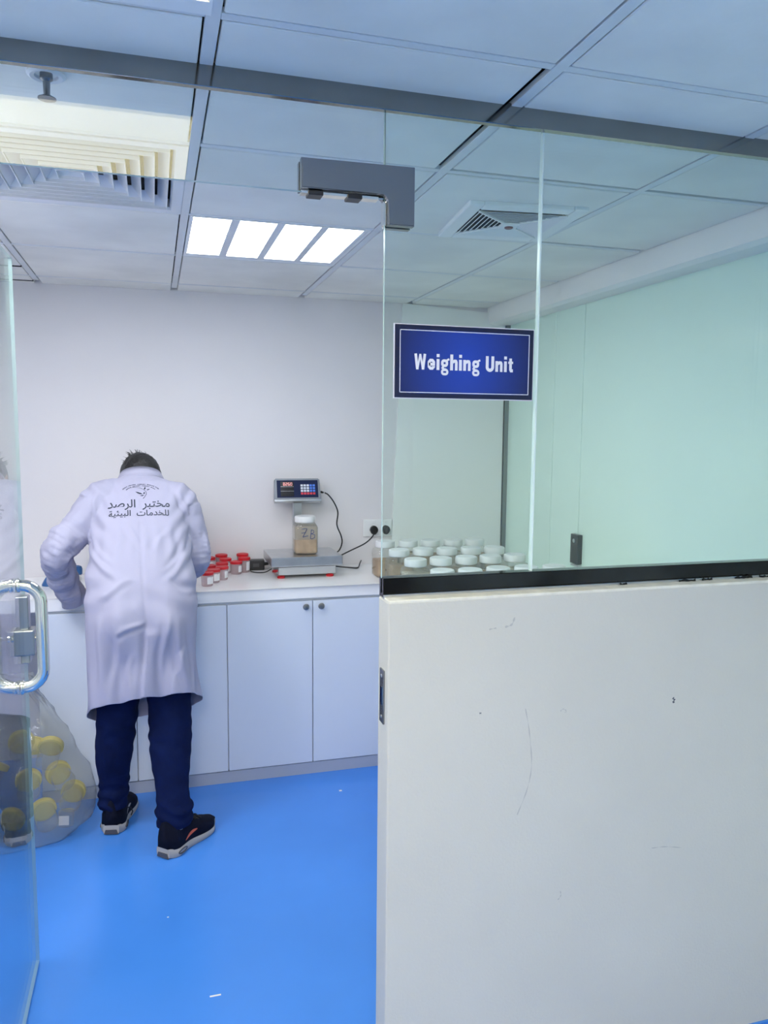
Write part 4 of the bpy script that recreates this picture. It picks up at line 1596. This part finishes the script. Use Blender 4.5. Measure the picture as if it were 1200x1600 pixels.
bm = bmesh.new()
ec = (.008, .062)
for rad, step, hh in ((.076, .0056, .0050), (.061, .0056, .0042)):         # two arcs of tiny script
    k = 0
    a = 158
    while a > 22:
        k += 1
        if k % 7:
            c_, s_ = math.cos(math.radians(a)), math.sin(math.radians(a))
            h_ = hh * (.55 + .45 * ((k * 37) % 5) / 4)
            w_ = step * .36
            px_, ps_ = ec[0] + rad * c_, ec[1] + rad * .60 * s_
            dab(bm, [(px_ - w_ * s_ - h_ * .5 * c_, ps_ + w_ * c_ * .6 - h_ * .5 * s_), (px_ + w_ * s_ - h_ * .5 * c_, ps_ - w_ * c_ * .6 - h_ * .5 * s_),
                     (px_ + w_ * s_ + h_ * .5 * c_, ps_ - w_ * c_ * .6 + h_ * .5 * s_), (px_ - w_ * s_ + h_ * .5 * c_, ps_ + w_ * c_ * .6 + h_ * .5 * s_)])
        a -= math.degrees(step / rad)
ribbon(bm, [(-.038, .086), (-.018, .090), (.002, .087), (.018, .078), (.028, .064), (.029, .050), (.022, .036), (.016, .028)], .0005, .0011)
dab(bm, [(-.014, .065), (-.004, .063), (.008, .058), (.016, .050), (.004, .052), (-.006, .057)])      # leaves
dab(bm, [(.004, .043), (.012, .046), (.022, .047), (.014, .041)])
dab(bm, [(.017, .056), (.020, .062), (.024, .061), (.023, .054), (.019, .052)])
dab(bm, [(.020, .083), (.024, .092), (.027, .085), (.025, .078), (.021, .077)])
dab(bm, [(.030, .074), (.036, .079), (.044, .079), (.036, .073)])
obj('printed_emblem', bm, M['ink'], coat)

# ---- trousers
bm = bmesh.new()
for tops in ([(-.150, 3.215, .90, .098), (-.160, 3.225, .70, .088), (-.165, 3.235, .54, .073), (-.184, 3.25, .34, .066), (-.190, 3.275, .20, .053), (-.196, 3.275, .125, .054), (-.197, 3.275, .085, .055)],
             [(.010, 3.205, .90, .098), (.028, 3.195, .70, .090), (.036, 3.180, .56, .078), (.037, 3.135, .38, .072), (.038, 3.085, .24, .059), (.044, 3.062, .155, .064), (.045, 3.058, .088, .060)]):
    path = smooth_path(tops, 8)
    tube(bm, [p[:3] for p in path], [float(p[3]) for p in path], 32, flat=1.12)
ball(bm, (-.068, 3.21, .92), .13, 1.22, .95, .85, 3)
me = voxel(bm, .0055, 6)
for v in me.vertices:
    x, y, z = v.co
    cx_ = -.19 if x < -.07 else .04
    a = math.atan2(y - 3.2, x - cx_)
    q = Vector((x, y, z))
    d = .006 * noise.noise(Vector((x * 14, y * 14, z * 7))) + .003 * noise.noise(q * 28)
    d += .0050 * math.sin(z * 120 + 2.2 * math.sin(a + .5) + 5 * noise.noise(q * 9)) * ss(.27, .16, z) * (.45 + .55 * ss(-.2, .5, noise.noise(q * 7)))
    d += .0035 * math.sin(z * 80 + 2.5 * math.sin(a) + 5 * noise.noise(q * 6)) * ga(z, .44, .08) * ss(-.3, .4, noise.noise(q * 5))
    d -= .004 * ga(z, .10, .02)
    v.co += v.normal * d
bm = bmesh.new()
bm.from_mesh(me)
bpy.data.meshes.remove(me)
bmesh.ops.bisect_plane(bm, geom=bm.verts[:] + bm.edges[:] + bm.faces[:], plane_co=(0, 0, .098), plane_no=(0, 0, 1), clear_inner=True)
tr = obj('trousers', bm, M['trouser'], pe, smooth='all')
m_ = tr.modifiers.new('s', 'SOLIDIFY')
m_.thickness = .003
m_.offset = -1


# ---- shoes
def shoe(heel, yaw, accent):
    """heel: ground point under the back of the heel; yaw turns the toe from +Y towards +X"""
    mw = Matrix.Translation(heel) @ Matrix.Rotation(-math.radians(yaw), 4, 'Z')
    ln = .292

    def w_at(t):
        return .031 + .020 * ss(.0, .14, t) - .007 * ga(t, .38, .16) + .004 * ga(t, .70, .15) - .034 * ss(.82, 1.02, t)

    def lay(bm, prof):
        """prof(t) -> list of (half-width factor, z) from one edge over the top to the other"""
        rings = []
        for t in np.linspace(0, 1, 30):
            rings.append([mw @ Vector((px_, t * ln, pz)) for px_, pz in prof(t)])
        add_rings(bm, rings, True)
        return bm

    def lift(t):
        return .010 * ss(.75, 1, t) + .006 * ss(.08, 0, t)

    def sole(t):
        w_, z1, z0 = w_at(t), .036 - .008 * ss(.25, .8, t), lift(t)
        z1 += lift(t) * .8
        pts = [(-w_ * .92, z0), (-w_, z0 + .006), (-w_ * 1.03, (z0 + z1) / 2), (-w_ * .98, z1 - .003), (-w_ * .93, z1)]
        return pts + [(-a, b) for a, b in reversed(pts)]

    def upper(t):
        w_ = w_at(t) * .97
        zb = .034 - .008 * ss(.25, .8, t) + lift(t)
        h_ = (.105 - .012 * ga(t, .22, .1)) * (1 - ss(.30, .62, t)) + .060 * ss(.30, .62, t) * (1 - ss(.62, .98, t) * .62) + .018 * ss(.9, 1, t)
        h_ *= math.sqrt(max(.02, 1 - ss(.80, 1.0, t) ** 2 * .98))
        if t < .04:
            w_ *= .86
        out = []
        for k in range(13):
            a = PI * k / 12
            top_n = 1 - .45 * ss(.5, 1, 1) * (1 - ss(.0, .5, t)) * 0
            px_ = -math.cos(a) * w_ * (1 - .42 * math.sin(a) ** 2 * (1 - ss(.35, .7, t)))
            out.append((px_, zb + h_ * math.sin(a) ** .75 if 0 < k < 12 else zb))
        return out

    sh = obj('shoe', lay(bmesh.new(), upper), M['shoe'], pe, smooth='all')
    s_o = obj('sole', lay(bmesh.new(), sole), M['sole'], sh, smooth=True)
    bm = bmesh.new()
    prism(bm, [(-.028, .004), (.028, .004), (.022, .022), (-.022, .022)], 'y', -.0035, .008)
    for v in bm.verts:
        v.co = mw @ v.co
    obj('heel_tread', bm, M['sole_dark'], sh)
    for s in (1, -1):
        bm = bmesh.new()
        pts = []
        for k in range(18):
            a = 2 * PI * k / 18
            t = .20 + .085 * math.cos(a)
            pts.append(mw @ Vector((s * (w_at(t) * 1.03 + .0006), t * ln, .018 + .0075 * math.sin(a))))
        tube(bm, pts + [pts[0], pts[1]], .0022, 6)
        obj('sole_window', bm, M['sole_dark'], sh)
    bm = bmesh.new()
    for s in (1, -1):
        row = []
        for k in range(9):
            t = .27 + .24 * k / 8
            hgt = .046 + .016 * k / 8 + .006 * math.sin(k / 8 * PI)
            r2 = []
            for e in (-.5, .5):
                zz = hgt + e * .013 * math.sin((k + .6) / 9.2 * PI)
                # find the side surface of the upper at this height
                prof_ = upper(t)
                best = min(prof_[:7], key=lambda q: abs(q[1] - zz))
                i0 = prof_.index(best)
                lo_ = prof_[max(0, i0 - 1)] if best[1] > zz else best
                hi_ = best if best[1] > zz else prof_[min(6, i0 + 1)]
                f = 0 if hi_[1] == lo_[1] else (zz - lo_[1]) / (hi_[1] - lo_[1])
                px_ = abs(lo_[0] + (hi_[0] - lo_[0]) * f) + .0016
                r2.append(bm.verts.new(mw @ Vector((s * px_, t * ln, zz))))
            row.append(r2)
        for i in range(8):
            bm.faces.new((row[i][0], row[i + 1][0], row[i + 1][1], row[i][1]))
    if accent:
        obj('side_stripe', bm, M['orange'], sh)
    else:
        obj('side_stripe', bm, M['sole'], sh)
    for k in range(5):
        t = .43 + k * .055
        zt = max(z for _, z in upper(t)) + .001
        bm = bmesh.new()
        tube(bm, smooth_path([mw @ Vector((-.024, t * ln, zt - .008)), mw @ Vector((-.008, t * ln + .006, zt + .0015)), mw @ Vector((.008, t * ln + .002, zt + .0015)), mw @ Vector((.024, t * ln + .008, zt - .008))], 4), .0028, 6)
        obj('lace', bm, M['black_soft'], sh, smooth=True)
    bm = bmesh.new()
    tube(bm, [mw @ Vector((.026, .30 * ln, .070)), mw @ Vector((.052, .38 * ln, .062)), mw @ Vector((.056, .44 * ln, .035)), mw @ Vector((.050, .42 * ln, .020))], .0026, 6)
    if not accent:
        obj('lace_loop', bm, M['black_soft'], sh, smooth=True)
    else:
        bm.free()
    bm = bmesh.new()
    lathe(bm, [(.034, .085), (.036, .10), (.035, .14)], mw @ Vector((0, .070, 0)) , 20)
    obj('sock', bm, M['sock'], sh, smooth=True)


shoe((-.203, 3.222, 0), 12, False)
shoe((-.002, 2.985, 0), 43, True)
